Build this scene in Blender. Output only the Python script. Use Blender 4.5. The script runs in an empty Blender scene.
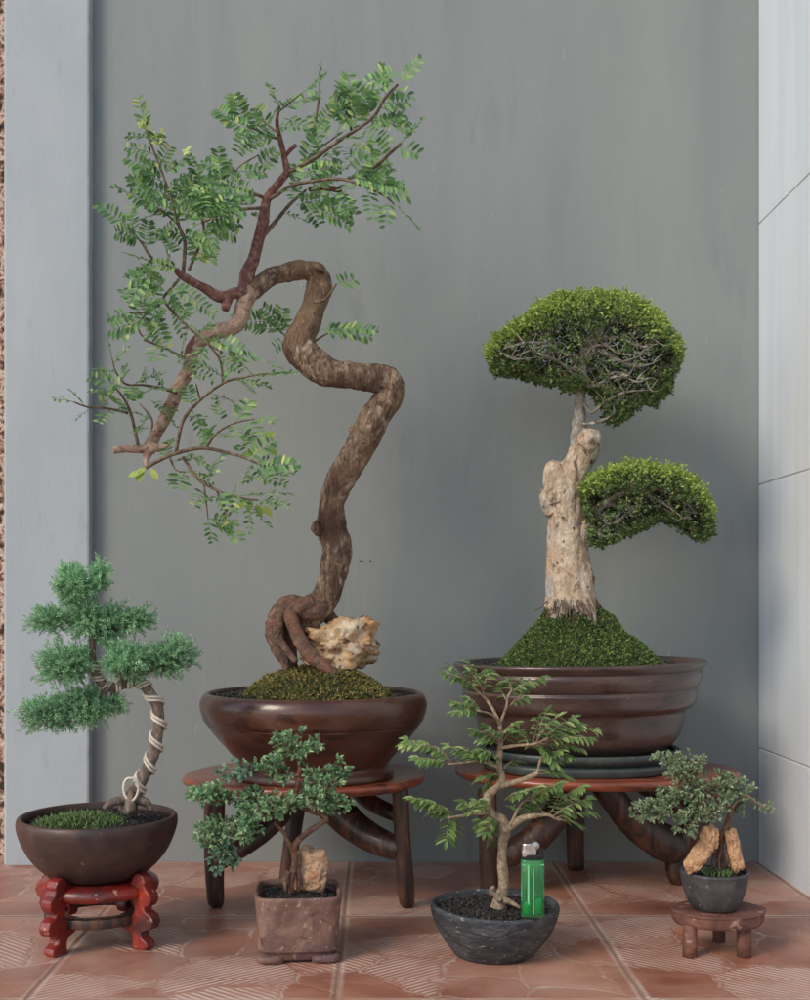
import bpy, bmesh, math, random
import numpy as np
from mathutils import Vector, Matrix, noise
random.seed(11)
R = random.Random(5)
F = 1165.0; CX = 378.0; CY = 602.0; H = 0.375          # measured camera: focal length, principal point, height

def P(x, y, Y): return Vector(((x-CX)/F*Y, Y, H-(y-CY)/F*Y))
def lin(c):
    c = c/255.0
    return c/12.92 if c <= 0.04045 else ((c+0.055)/1.055)**2.4
def C(r, g, b): return (lin(r), lin(g), lin(b), 1.0)

scene = bpy.context.scene
col = scene.collection

# ------------------------------------------------------------------ mesh helpers
class MB:
    def __init__(s): s.v = []; s.f = []
    def add(s, vs, fs):
        n = len(s.v); s.v.extend(vs); s.f.extend([tuple(i+n for i in f) for f in fs])
    def build(s, name, mat, parent=None, smooth=True):
        me = bpy.data.meshes.new(name)
        off = Vector((0, 0, 0)); p = parent
        while p is not None: off += p.location; p = p.parent
        me.from_pydata([tuple(Vector(v)-off) for v in s.v], [], s.f)
        me.update()
        if smooth: me.polygons.foreach_set('use_smooth', [True]*len(me.polygons))
        me.materials.append(mat)
        o = bpy.data.objects.new(name, me); col.objects.link(o)
        if parent: o.parent = parent
        return o

def tag(o, label=None, cat=None, group=None, kind=None):
    if label: o['label'] = label
    if cat: o['category'] = cat
    if group: o['group'] = group
    if kind: o['kind'] = kind
    return o
def empty(name, loc, label, cat, group=None):
    o = bpy.data.objects.new(name, None); col.objects.link(o); o.location = loc; o.empty_display_size = .02
    return tag(o, label, cat, group)

def catmull(pts, n):
    """pts: list of (Vector, r) -> smoothed list"""
    out = []
    m = len(pts)
    for i in range(m-1):
        p0 = pts[max(i-1, 0)]; p1 = pts[i]; p2 = pts[i+1]; p3 = pts[min(i+2, m-1)]
        for k in range(n):
            t = k/n
            def f(a, b, c, d): return 0.5*((2*b)+(c-a)*t+(2*a-5*b+4*c-d)*t*t+(-a+3*b-3*c+d)*t*t*t)
            out.append((f(p0[0], p1[0], p2[0], p3[0]), p1[1]*(1-t)+p2[1]*t))
    out.append(pts[-1])
    return out

def px(pts, Y0, Y1=None, n=5):
    """pixel polyline (x,y,r[,Y]) -> smoothed world path"""
    if Y1 is None: Y1 = Y0
    L = [0]
    for a, b in zip(pts, pts[1:]): L.append(L[-1]+math.hypot(a[0]-b[0], a[1]-b[1]))
    res = []
    for q, l in zip(pts, L):
        Y = q[3] if len(q) > 3 else Y0+(Y1-Y0)*l/max(L[-1], 1e-6)
        res.append((P(q[0], q[1], Y), q[2]*Y/F))
    return catmull(res, n)

def tube(mb, path, sides=8, bark=0.0, freq=60, cap=True, gnarl=0.0, ridges=0, zs=1.0):
    n = len(path)
    T = []
    for i in range(n):
        a = path[max(i-1, 0)][0]; b = path[min(i+1, n-1)][0]
        d = (b-a); T.append(d.normalized() if d.length > 1e-9 else Vector((0, 0, 1)))
    u = T[0].orthogonal().normalized()
    vs = []; fs = []
    for i in range(n):
        t = T[i]; u = (u - t*u.dot(t))
        u = u.normalized() if u.length > 1e-6 else t.orthogonal().normalized()
        w = t.cross(u)
        p, r = path[i]
        for k in range(sides):
            a = 2*math.pi*k/sides
            d = u*math.cos(a)+w*math.sin(a)
            rr = r
            if bark:
                q = p+d*r; q = Vector((q.x, q.y, q.z*zs))
                rr = r*(1+bark*noise.noise(q*freq)+bark*.55*noise.noise(q*freq*2.7)+(bark*.4*noise.noise(q*freq*6.1) if sides > 24 else 0)+gnarl*noise.noise(q*freq*.3))
                if ridges: rr += r*bark*.6*math.sin(ridges*a+5*noise.noise(q*14))*.5
            vs.append(p+d*rr)
    for i in range(n-1):
        for k in range(sides):
            k2 = (k+1) % sides
            fs.append((i*sides+k, i*sides+k2, (i+1)*sides+k2, (i+1)*sides+k))
    if cap:
        c0 = len(vs); vs.append(path[0][0]-T[0]*path[0][1]*.3); c1 = len(vs); vs.append(path[-1][0]+T[-1]*path[-1][1]*.5)
        for k in range(sides):
            k2 = (k+1) % sides
            fs.append((c0, k2, k)); fs.append((c1, (n-1)*sides+k, (n-1)*sides+k2))
    mb.add(vs, fs)

def lathe(mb, prof, c, n=96, sx=1, sy=1, power=2.0, wob=0.0, closed=False, wfreq=12, rot=0.0, zw=None):
    """prof: list of (r,z). superellipse when power>2"""
    vs = []; fs = []
    m = len(prof)
    for r, z in prof:
        for k in range(n):
            a = 2*math.pi*k/n
            ca, sa = math.cos(a), math.sin(a)
            s = 1.0
            if power != 2.0: s = 1/((abs(ca)**power+abs(sa)**power)**(1/power))
            x, y = r*s*ca*sx, r*s*sa*sy
            if rot: x, y = x*math.cos(rot)-y*math.sin(rot), x*math.sin(rot)+y*math.cos(rot)
            v = Vector((x, y, z))
            if wob and r > 1e-4:
                f = wob*noise.noise((Vector(c)+v)*wfreq)
                v.x *= 1+f; v.y *= 1+f
            if zw: v.z += zw(a, r, z)
            vs.append(Vector(c)+v)
    rng = range(m) if closed else range(m-1)
    for i in rng:
        j = (i+1) % m
        for k in range(n):
            k2 = (k+1) % n
            fs.append((i*n+k, i*n+k2, j*n+k2, j*n+k))
    if not closed:
        if prof[0][0] > 1e-4: fs.append(tuple(range(n-1, -1, -1)))
        if prof[-1][0] > 1e-4: fs.append(tuple((m-1)*n+k for k in range(n)))
    mb.add(vs, fs)

def smooth_prof(pts, n=4):
    return [(p.x, p.y) for p, _ in catmull([(Vector((a, b, 0)), 0) for a, b in pts], n)]

def box(mb, lo, hi):
    x0, y0, z0 = lo; x1, y1, z1 = hi
    mb.add([Vector(v) for v in ((x0,y0,z0),(x1,y0,z0),(x1,y1,z0),(x0,y1,z0),(x0,y0,z1),(x1,y0,z1),(x1,y1,z1),(x0,y1,z1))],
           [(0,3,2,1),(4,5,6,7),(0,1,5,4),(1,2,6,5),(2,3,7,6),(3,0,4,7)])

def bevel(o, w=.002, seg=2):
    m = o.modifiers.new('bevel', 'BEVEL'); m.width = w; m.segments = seg; m.limit_method = 'ANGLE'; m.angle_limit = math.radians(35)
    return o

def rv(s=1.0): return Vector((R.uniform(-1, 1), R.uniform(-1, 1), R.uniform(-1, 1)))*s

def leaf(mb, b, d, nrm, L, W, fold=.25, curl=.15, tipw=.62, basew=.8):
    d = d.normalized(); s = d.cross(nrm)
    s = s.normalized() if s.length > 1e-5 else d.orthogonal().normalized()
    n = s.cross(d)
    up = n*(W*fold)
    def q(t, k): return b+d*(L*t)+s*(W*.5*k)-n*(L*curl*t*t)+(up if k else Vector((0,0,0)))
    mb.add([q(0, 0), q(.28, basew), q(.68, tipw+.2), q(1, 0), q(.68, -tipw-.2), q(.28, -basew), q(.5, 0)],
           [(0, 1, 2, 6), (6, 2, 3), (0, 6, 4, 5), (6, 3, 4)])
def tinyleaf(mb, b, d, nrm, L, W):
    d = d.normalized(); s = d.cross(nrm)
    s = s.normalized() if s.length > 1e-5 else d.orthogonal().normalized()
    n = s.cross(d)*(W*.2)
    mb.add([b, b+d*(L*.5)+s*(W*.5)+n, b+d*L-n, b+d*(L*.5)-s*(W*.5)+n], [(0, 1, 2), (0, 2, 3)])

# ------------------------------------------------------------------ materials
def newmat(name):
    m = bpy.data.materials.new(name); m.use_nodes = True
    nt = m.node_tree; nt.nodes.clear()
    return m, nt, nt.nodes, nt.links
def ramp(nt, stops):
    r = nt.nodes.new('ShaderNodeValToRGB'); e = r.color_ramp.elements
    while len(e) > 1: e.remove(e[-1])
    e[0].position = stops[0][0]; e[0].color = stops[0][1]
    for p, c in stops[1:]:
        x = e.new(p); x.color = c
    return r
def mathn(nt, op, a, b=None, clamp=False):
    n = nt.nodes.new('ShaderNodeMath'); n.operation = op; n.use_clamp = clamp
    for i, v in enumerate((a, b)):
        if v is None: continue
        if isinstance(v, (int, float)): n.inputs[i].default_value = v
        else: nt.links.new(v, n.inputs[i])
    return n.outputs[0]
def mixc(nt, f, a, b, mode='MIX'):
    n = nt.nodes.new('ShaderNodeMix'); n.data_type = 'RGBA'; n.blend_type = mode
    for s, v in ((n.inputs[0], f), (n.inputs[6], a), (n.inputs[7], b)):
        if isinstance(v, (int, float)): s.default_value = v
        elif isinstance(v, tuple): s.default_value = v
        else: nt.links.new(v, s)
    return n.outputs[2]
def coords(nt, stretch=(1, 1, 1), rot=(0, 0, 0)):
    t = nt.nodes.new('ShaderNodeTexCoord'); m = nt.nodes.new('ShaderNodeMapping')
    m.inputs['Scale'].default_value = stretch; m.inputs['Rotation'].default_value = rot
    nt.links.new(t.outputs['Object'], m.inputs[0]); return m.outputs[0]
def noi(nt, vec, scale, detail=5, rough=.55, dist=0.0):
    n = nt.nodes.new('ShaderNodeTexNoise'); n.inputs['Scale'].default_value = scale
    n.inputs['Detail'].default_value = detail; n.inputs['Roughness'].default_value = rough
    n.inputs['Distortion'].default_value = dist; nt.links.new(vec, n.inputs['Vector']); return n.outputs['Fac']
def surf(name, stops, scale=40, detail=6, dist=0.0, rough=(.5, .6), bump=.2, bscale=None, bdist=.002, stretch=(1, 1, 1),
         spots=None, coat=0.0, spec=.5, metal=0.0, big=None, croughv=.15, contrast=.24):
    m, nt, N, L = newmat(name)
    out = N.new('ShaderNodeOutputMaterial'); bs = N.new('ShaderNodeBsdfPrincipled'); L.new(bs.outputs[0], out.inputs[0])
    v = coords(nt, stretch)
    f = noi(nt, v, scale, detail, .62, dist)
    mrf = N.new('ShaderNodeMapRange'); mrf.inputs[1].default_value = .5-contrast; mrf.inputs[2].default_value = .5+contrast; mrf.clamp = True
    L.new(f, mrf.inputs[0]); f = mrf.outputs[0]
    r = ramp(nt, stops); L.new(f, r.inputs[0]); c = r.outputs[0]
    if big:      # (scale, colour, lo, hi) large patches of another colour
        for (sc, cc, lo, hi) in big:
            g = noi(nt, v, sc, 4, .55, .5); rr = ramp(nt, [(lo, (0, 0, 0, 1)), (hi, (1, 1, 1, 1))]); L.new(g, rr.inputs[0])
            c = mixc(nt, rr.outputs[0], c, cc)
    if spots:
        sc, cc, th = spots
        g = noi(nt, v, sc, 3, .5, .2); rr = ramp(nt, [(th, (0, 0, 0, 1)), (th+.06, (1, 1, 1, 1))]); L.new(g, rr.inputs[0])
        c = mixc(nt, rr.outputs[0], c, cc)
    L.new(c, bs.inputs['Base Color'])
    mr = N.new('ShaderNodeMapRange'); mr.inputs[3].default_value = rough[0]; mr.inputs[4].default_value = rough[1]
    mr.inputs[1].default_value = .3; mr.inputs[2].default_value = .7
    L.new(noi(nt, v, scale*.4, 4), mr.inputs[0]); L.new(mr.outputs[0], bs.inputs['Roughness'])
    bs.inputs['Metallic'].default_value = metal; bs.inputs['Specular IOR Level'].default_value = spec
    bs.inputs['Coat Weight'].default_value = coat; bs.inputs['Coat Roughness'].default_value = croughv
    if bump:
        b = N.new('ShaderNodeBump'); b.inputs['Strength'].default_value = bump; b.inputs['Distance'].default_value = bdist
        L.new(noi(nt, v, bscale or scale*2, 6, .65, dist), b.inputs['Height']); L.new(b.outputs[0], bs.inputs['Normal'])
    return m
def leafmat(name, stops, trans=.25, rough=.45, spec=.4, gain=1.3, sat=.88):
    m, nt, N, L = newmat(name)
    out = N.new('ShaderNodeOutputMaterial'); bs = N.new('ShaderNodeBsdfPrincipled')
    g = N.new('ShaderNodeNewGeometry'); r = ramp(nt, stops); L.new(g.outputs['Random Per Island'], r.inputs[0])
    v = coords(nt); f = noi(nt, v, 14, 2)
    hs = N.new('ShaderNodeHueSaturation'); L.new(r.outputs[0], hs.inputs['Color'])
    mr = N.new('ShaderNodeMapRange'); mr.inputs[1].default_value = .3; mr.inputs[2].default_value = .7
    mr.inputs[3].default_value = gain*.82; mr.inputs[4].default_value = gain*1.2; hs.inputs['Saturation'].default_value = sat; L.new(f, mr.inputs[0]); L.new(mr.outputs[0], hs.inputs['Value'])
    L.new(hs.outputs[0], bs.inputs['Base Color']); bs.inputs['Roughness'].default_value = rough; bs.inputs['Specular IOR Level'].default_value = spec
    tr = N.new('ShaderNodeBsdfTranslucent'); L.new(hs.outputs[0], tr.inputs[0])
    mx = N.new('ShaderNodeMixShader'); mx.inputs[0].default_value = trans
    L.new(bs.outputs[0], mx.inputs[1]); L.new(tr.outputs[0], mx.inputs[2]); L.new(mx.outputs[0], out.inputs[0])
    return m

M = {}
M['wall'] = surf('grey_paint', [(.0, C(125,132,133)), (.5, C(134,140,139)), (1, C(143,147,144))], 7, 9, .5, (.42, .6), .35, 90, .0012,
                 big=[(2.2, C(144,148,142), .45, .8), (1.3, C(123,132,139), .5, .85), (19, C(127,133,134), .6, .72)], stretch=(1, 1, .22), spec=.4, spots=(130, C(150,154,152), .73))
M['pillar'] = surf('pale_grey_paint', [(.0, C(160,169,175)), (.5, C(168,177,182)), (1, C(177,184,188))], 7, 9, .5, (.5, .62), .4, 80, .0014,
                   big=[(5, C(163,171,170), .5, .8), (21, C(156,164,168), .62, .74)], stretch=(1, 1, .4), spec=.35, spots=(90, C(146,150,150), .74))
M['stone'] = surf('pebble_dash', [(.3, C(70,50,40)), (.45, C(170,130,110)), (.6, C(225,205,190)), (.75, C(120,80,60))], 55, 3, .3, (.8, .9), .9, 60, .01)
M['ground'] = surf('earth', [(.3, C(95,85,70)), (.7, C(125,112,95))], 3, 6, 0, (.9, .95), .5, 20, .02)
M['mortar'] = surf('mortar', [(.3, C(185,185,180)), (.7, C(200,200,196))], 40, 4, 0, (.8, .9), .3)
M['glaze'] = surf('brown_glaze', [(.0, C(54,34,30)), (.5, C(80,50,40)), (1, C(108,68,52))], 10, 9, .6, (.22, .4), .25, 50, .002, stretch=(1, 1, 2.5),
                  big=[(5, C(60,44,42), .5, .75), (30, C(62,40,34), .56, .66)], coat=.35, spots=(170, C(120,92,76), .68))
M['glaze2'] = surf('umber_glaze', [(.0, C(50,37,35)), (.5, C(70,52,48)), (1, C(92,70,62))], 9, 9, .6, (.2, .38), .3, 50, .002, stretch=(1, 1, 4), coat=.5, spots=(140, C(118,98,86), .68), big=[(26, C(56,42,40), .55, .66)])
M['bowl'] = surf('dark_brown_clay', [(.0, C(52,38,36)), (.5, C(72,54,48)), (1, C(92,70,60))], 22, 9, .5, (.38, .58), .4, 90, .0015, spots=(150, C(120,98,84), .69), big=[(12, C(56,44,44), .5, .65)])
M['sqpot'] = surf('worn_brown_clay', [(.0, C(92,68,62)), (.5, C(120,92,82)), (1, C(146,116,102))], 40, 9, .8, (.45, .68), .6, 90, .0025,
                  spots=(170, C(160,136,120), .62), big=[(16, C(96,72,74), .5, .62), (50, C(84,58,50), .6, .68)])
M['blackpot'] = surf('weathered_black_clay', [(.0, C(34,37,42)), (.4, C(56,60,66)), (.8, C(84,88,92)), (1, C(116,116,112))], 45, 10, .5, (.5, .7), 1.0, 70, .004, stretch=(1, 1, 2.2),
                     spots=(150, C(140,136,124), .64), big=[(14, C(44,48,54), .5, .62)])
M['greypot'] = surf('charcoal_clay', [(.0, C(46,46,50)), (.5, C(66,65,68)), (1, C(90,88,88))], 50, 9, .4, (.5, .7), .6, 110, .002, spots=(170, C(150,144,132), .68))
M['dish'] = surf('dark_green_plastic', [(.0, C(44,54,54)), (1, C(72,82,80))], 30, 6, 0, (.28, .5), .15, spots=(150, C(110,112,104), .68))
M['soil'] = surf('black_lava', [(.3, C(24,22,22)), (.6, C(44,41,40)), (.8, C(78,70,64))], 260, 3, 0, (.6, .85), .4, 400, .001)
M['top'] = surf('red_varnished_wood', [(.0, C(92,46,34)), (.5, C(134,66,44)), (1, C(168,92,60))], 12, 9, 1.2, (.2, .42), .3, 40, .0012, stretch=(.6, 5, 5), coat=.5,
                spots=(18, C(70,40,32), .60))
M['leg'] = surf('dark_stained_wood', [(.3, C(40,28,24)), (.5, C(60,40,32)), (.7, C(92,60,44))], 18, 7, 1.0, (.35, .5), .35, 60, .002, stretch=(3, 3, .6), coat=.2)
M['red'] = surf('chipped_red_lacquer', [(.0, C(86,24,22)), (.45, C(122,32,26)), (.8, C(146,44,32)), (1, C(166,62,42))], 30, 8, .6, (.28, .5), .5, 80, .0025,
                big=[(22, C(74,34,34), .5, .62), (34, C(168,58,36), .58, .68)], spots=(110, C(176,136,112), .655), coat=.35)
M['stool'] = surf('worn_brown_wood', [(.0, C(78,52,46)), (.5, C(108,70,60)), (1, C(138,98,84))], 50, 9, .8, (.55, .75), .7, 110, .003, spots=(80, C(156,128,112), .62), big=[(30, C(84,58,54), .52, .64)])
M['bark1'] = surf('brown_bark', [(.0, C(60,44,38)), (.3, C(104,80,64)), (.6, C(152,128,106)), (.85, C(196,178,154)), (1, C(212,200,182))], 120, 10, .9, (.75, .92), 1.0, 230, .008,
                  big=[(24, C(92,66,52), .5, .62), (13, C(146,118,92), .5, .64)], spots=(230, C(54,38,32), .66), stretch=(1, 1, .45), contrast=.2)
M['bark1b'] = surf('pale_bark', [(.0, C(126,94,80)), (.5, C(182,154,134)), (1, C(220,198,178))], 110, 9, .8, (.7, .85), 1.0, 200, .004,
                   big=[(50, C(140,90,78), .55, .64)])
M['redbark'] = surf('red_brown_bark', [(.0, C(84,50,46)), (.5, C(122,80,72)), (1, C(176,142,128))], 150, 8, .6, (.6, .78), 1.0, 220, .004)
M['brownbark'] = surf('grey_brown_bark', [(.0, C(70,54,46)), (.5, C(112,90,76)), (1, C(158,134,114))], 190, 8, .6, (.7, .85), 1.0, 260, .003)
M['root'] = surf('smooth_dark_bark', [(.0, C(68,50,42)), (.4, C(100,76,64)), (.75, C(134,104,86)), (1, C(166,136,114))], 85, 9, .8, (.5, .72), 1.0, 170, .005, big=[(30, C(128,84,62), .5, .6)])
M['twig'] = surf('twig_bark', [(.3, C(86,72,58)), (.7, C(128,108,88))], 120, 4, 0, (.7, .8), .3)
M['pale'] = surf('cream_bark', [(.0, C(112,92,74)), (.25, C(180,156,130)), (.6, C(212,192,168)), (1, C(230,220,204))], 85, 10, .9, (.8, .92), 1.0, 170, .006,
                 spots=(150, C(94,78,62), .645), big=[(13, C(204,168,136), .52, .64), (21, C(184,182,174), .52, .63), (50, C(122,104,86), .56, .64)], stretch=(1, 1, .6), contrast=.22)
M['greybark'] = surf('grey_lichen_bark', [(.0, C(92,84,74)), (.5, C(146,140,128)), (1, C(196,192,184))], 130, 8, .5, (.75, .9), 1.0, 160, .003)
M['bark5'] = surf('tan_bark', [(.0, C(106,88,70)), (.5, C(162,142,118)), (1, C(200,184,160))], 150, 8, .5, (.7, .85), 1.0, 220, .004)
M['junbark'] = surf('juniper_bark', [(.0, C(70,60,54)), (.5, C(124,110,98)), (1, C(172,156,140))], 170, 8, .6, (.8, .9), 1.0, 220, .004, stretch=(1, 1, .45))
M['wire'] = surf('cream_wire', [(.3, C(196,188,172)), (.7, C(220,212,198))], 60, 3, 0, (.35, .5), .1)
M['rock1'] = surf('tan_limestone', [(.0, C(150,110,76)), (.35, C(204,168,126)), (.65, C(226,206,174)), (1, C(240,232,216))], 34, 10, .6, (.8, .92), 1.0, 110, .006,
                  spots=(110, C(124,90,62), .6), big=[(22, C(206,156,104), .5, .62), (16, C(190,178,160), .55, .65)])
M['rock2'] = surf('tan_rough_stone', [(.0, C(128,90,68)), (.35, C(186,148,118)), (1, C(224,196,166))], 80, 9, .8, (.8, .92), 1.0, 150, .005, spots=(150, C(110,78,60), .63), big=[(40, C(200,140,98), .56, .64)])
M['rock3'] = surf('orange_tan_stone', [(.0, C(150,104,76)), (.5, C(206,164,124)), (1, C(230,198,160))], 110, 9, .6, (.8, .92), 1.0, 170, .005, spots=(170, C(120,80,56), .62))
M['moss1'] = leafmat('yellow_green_moss', [(0, C(66,66,34)), (.3, C(98,98,48)), (.7, C(128,124,62)), (1, C(150,120,72))], .1, .8, .1, gain=1.4)
M['moss2'] = leafmat('green_moss', [(0, C(44,64,32)), (.5, C(74,100,46)), (.85, C(104,130,60)), (1, C(134,130,80))], .1, .8, .1, gain=1.35)
M['mossbase'] = surf('moss_bed', [(.3, C(34,40,20)), (.7, C(66,70,32))], 90, 4, 0, (.9, .95), .8, 160, .003)
M['grass'] = leafmat('pot_grass', [(0, C(70,96,48)), (.5, C(96,130,66)), (1, C(130,152,92))], .2, .6, .2, sat=.8)
M['fern'] = leafmat('pinnate_leaf', [(0, C(58,92,52)), (.4, C(82,124,66)), (.75, C(106,144,80)), (.95, C(134,164,90)), (1, C(170,174,92))], .38, .42, gain=1.55)
M['young'] = leafmat('young_leaf', [(0, C(180,200,110)), (1, C(216,222,140))], .35, .5)
M['crown'] = leafmat('small_leaf', [(0, C(50,74,40)), (.5, C(76,102,50)), (.82, C(104,128,60)), (.95, C(136,152,80)), (1, C(140,120,80))], .2, .5, gain=1.3)
M['crowntip'] = leafmat('fresh_small_leaf', [(0, C(110,142,50)), (.6, C(142,164,60)), (1, C(172,184,84))], .3, .5)
M['jun'] = leafmat('juniper_needle', [(0, C(62,108,72)), (.5, C(88,140,94)), (.85, C(118,164,116)), (1, C(166,194,148))], .3, .55, gain=1.9, sat=.78)
M['leaf4'] = leafmat('grey_green_leaf', [(0, C(66,100,66)), (.5, C(94,130,88)), (.85, C(120,152,108)), (1, C(158,174,122))], .3, .45, gain=1.6)
M['leaf4b'] = leafmat('blue_green_leaf', [(0, C(74,110,84)), (1, C(112,150,118))], .25, .45, gain=1.35, sat=.8)
M['leaf5'] = leafmat('glossy_leaf', [(0, C(70,100,50)), (.5, C(98,130,64)), (.85, C(128,152,80)), (1, C(160,172,104))], .3, .36, .45, gain=1.3)
M['leaf6'] = leafmat('pale_small_leaf', [(0, C(72,96,66)), (.5, C(102,124,88)), (1, C(152,164,126))], .25, .5, gain=1.5)
M['fern_stem'] = surf('green_stem', [(.3, C(104,130,74)), (.7, C(128,146,88))], 60, 2, 0, (.5, .6), 0)

# ------------------------------------------------------------------ floor
def floor_material():
    m, nt, N, L = newmat('terracotta_tiles')
    out = N.new('ShaderNodeOutputMaterial'); bs = N.new('ShaderNodeBsdfPrincipled'); L.new(bs.outputs[0], out.inputs[0])
    tc = N.new('ShaderNodeTexCoord'); sep = N.new('ShaderNodeSeparateXYZ'); L.new(tc.outputs['Object'], sep.inputs[0])
    T = .292
    tx = mathn(nt, 'DIVIDE', mathn(nt, 'ADD', sep.outputs[0], .0400), T)
    ty = mathn(nt, 'DIVIDE', mathn(nt, 'SUBTRACT', sep.outputs[1], 1.680), T)
    ix = mathn(nt, 'FLOOR', tx); iy = mathn(nt, 'FLOOR', ty)
    fx = mathn(nt, 'FRACT', tx); fy = mathn(nt, 'FRACT', ty)
    def edge(f): return mathn(nt, 'MULTIPLY', mathn(nt, 'MINIMUM', f, mathn(nt, 'SUBTRACT', 1.0, f)), T)
    e = mathn(nt, 'MINIMUM', edge(fx), edge(fy))
    wob = noi(nt, tc.outputs['Object'], 40, 3)
    e = mathn(nt, 'ADD', e, mathn(nt, 'MULTIPLY', mathn(nt, 'SUBTRACT', wob, .5), .0026))
    # coordinates shifted per tile
    cmb = N.new('ShaderNodeCombineXYZ')
    L.new(mathn(nt, 'ADD', sep.outputs[0], mathn(nt, 'MULTIPLY', mathn(nt, 'ADD', mathn(nt, 'MULTIPLY', ix, 3.7), mathn(nt, 'MULTIPLY', iy, 1.9)), 1.13)), cmb.inputs[0])
    L.new(mathn(nt, 'ADD', sep.outputs[1], mathn(nt, 'MULTIPLY', mathn(nt, 'ADD', mathn(nt, 'MULTIPLY', iy, 2.3), ix), 2.71)), cmb.inputs[1])
    # distort
    nn = N.new('ShaderNodeTexNoise'); nn.inputs['Scale'].default_value = 9; nn.inputs['Detail'].default_value = 7; nn.inputs['Roughness'].default_value = .6; L.new(cmb.outputs[0], nn.inputs['Vector'])
    vm = N.new('ShaderNodeVectorMath'); vm.operation = 'MULTIPLY_ADD'; L.new(nn.outputs['Color'], vm.inputs[0]); vm.inputs[1].default_value = (.09, .09, 0); L.new(cmb.outputs[0], vm.inputs[2])
    def voro(feature, sc):
        v = N.new('ShaderNodeTexVoronoi'); v.feature = feature; v.inputs['Scale'].default_value = sc; v.voronoi_dimensions = '2D'
        L.new(vm.outputs[0], v.inputs['Vector']); return v
    v1 = voro('F1', 11.0); v2 = voro('DISTANCE_TO_EDGE', 11.0)
    sc = N.new('ShaderNodeSeparateColor'); L.new(v1.outputs['Color'], sc.inputs[0])
    ribbed = mathn(nt, 'GREATER_THAN', sc.outputs[0], .52)
    # ribs: two diagonal directions
    def ribs(a, pitch):
        s = mathn(nt, 'ADD', mathn(nt, 'MULTIPLY', sep.outputs[0], math.cos(a)), mathn(nt, 'MULTIPLY', sep.outputs[1], math.sin(a)))
        s = mathn(nt, 'ADD', s, mathn(nt, 'MULTIPLY', noi(nt, tc.outputs['Object'], 16, 2), .004))
        return mathn(nt, 'MULTIPLY', mathn(nt, 'ADD', mathn(nt, 'SINE', mathn(nt, 'MULTIPLY', s, 2*math.pi/pitch)), 1.0), .5)
    sel = mathn(nt, 'GREATER_THAN', sc.outputs[1], .5)
    ra = ribs(math.radians(50), .0072); rb = ribs(math.radians(128), .0070)
    rib = mathn(nt, 'ADD', mathn(nt, 'MULTIPLY', ra, sel), mathn(nt, 'MULTIPLY', rb, mathn(nt, 'SUBTRACT', 1.0, sel)))
    rm = ramp(nt, [(.45, (0,0,0,1)), (.85, (1,1,1,1))]); L.new(rib, rm.inputs[0])
    inner = ramp(nt, [(.04, (0,0,0,1)), (.07, (1,1,1,1))]); L.new(v2.outputs['Distance'], inner.inputs[0])
    wear = ramp(nt, [(.36, (.15,.15,.15,1)), (.58, (1,1,1,1))]); L.new(noi(nt, tc.outputs['Object'], 9, 6, .65), wear.inputs[0])
    ribmask = mathn(nt, 'MULTIPLY', mathn(nt, 'MULTIPLY', mathn(nt, 'MULTIPLY', rm.outputs[0], ribbed), inner.outputs[0]), wear.outputs[0])
    line = ramp(nt, [(.0, (1,1,1,1)), (.012, (.8,.8,.8,1)), (.03, (0,0,0,1))]); L.new(v2.outputs['Distance'], line.inputs[0])
    wear2 = ramp(nt, [(.45, (0,0,0,1)), (.62, (1,1,1,1))]); L.new(noi(nt, tc.outputs['Object'], 13, 6, .7), wear2.inputs[0])
    linemask = mathn(nt, 'MULTIPLY', line.outputs[0], wear2.outputs[0])
    # tile colour
    cr = ramp(nt, [(.32, C(132,82,64)), (.5, C(168,114,92)), (.68, C(196,148,124))]); L.new(noi(nt, cmb.outputs[0], 6, 7, .6, .8), cr.inputs[0])
    c = cr.outputs[0]
    c = mixc(nt, mathn(nt, 'MULTIPLY', sc.outputs[2], .45), c, C(138,84,64))
    ribcol = mixc(nt, mathn(nt, 'MULTIPLY', ribbed, .35), c, C(178,136,118)); c = ribcol
    dust = ramp(nt, [(.42, (0,0,0,1)), (.7, (.6,.6,.6,1))]); L.new(noi(nt, tc.outputs['Object'], 5, 7, .7, .5), dust.inputs[0])
    c = mixc(nt, dust.outputs[0], c, C(186,154,140))
    tc2 = N.new('ShaderNodeMapping'); tc2.inputs['Scale'].default_value = (5, 60, 1); L.new(vm.outputs[0], tc2.inputs[0])
    scr = ramp(nt, [(.60, (0,0,0,1)), (.68, (1,1,1,1))]); L.new(noi(nt, tc2.outputs[0], 1.0, 5, .6, .6), scr.inputs[0])
    c = mixc(nt, mathn(nt, 'MULTIPLY', mathn(nt, 'MULTIPLY', scr.outputs[0], wear2.outputs[0]), .5), c, C(208,186,172))
    c = mixc(nt, mathn(nt, 'MULTIPLY', ribmask, .72), c, C(224,206,194))
    c = mixc(nt, mathn(nt, 'MULTIPLY', linemask, .75), c, C(214,196,184))
    g1 = ramp(nt, [(.0, (1,1,1,1)), (.0012, (1,1,1,1)), (.0022, (0,0,0,1))]); L.new(e, g1.inputs[0])
    g2 = ramp(nt, [(.0014, (0,0,0,1)), (.0022, (1,1,1,1)), (.0034, (1,1,1,1)), (.006, (0,0,0,1))]); L.new(e, g2.inputs[0])
    c = mixc(nt, mathn(nt, 'MULTIPLY', g2.outputs[0], mathn(nt, 'MULTIPLY', wear.outputs[0], .75)), c, C(214,196,182))
    c = mixc(nt, g1.outputs[0], c, C(150,118,100))
    L.new(c, bs.inputs['Base Color'])
    rr = mathn(nt, 'ADD', .26, mathn(nt, 'MULTIPLY', noi(nt, tc.outputs['Object'], 12, 4), .25))
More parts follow.
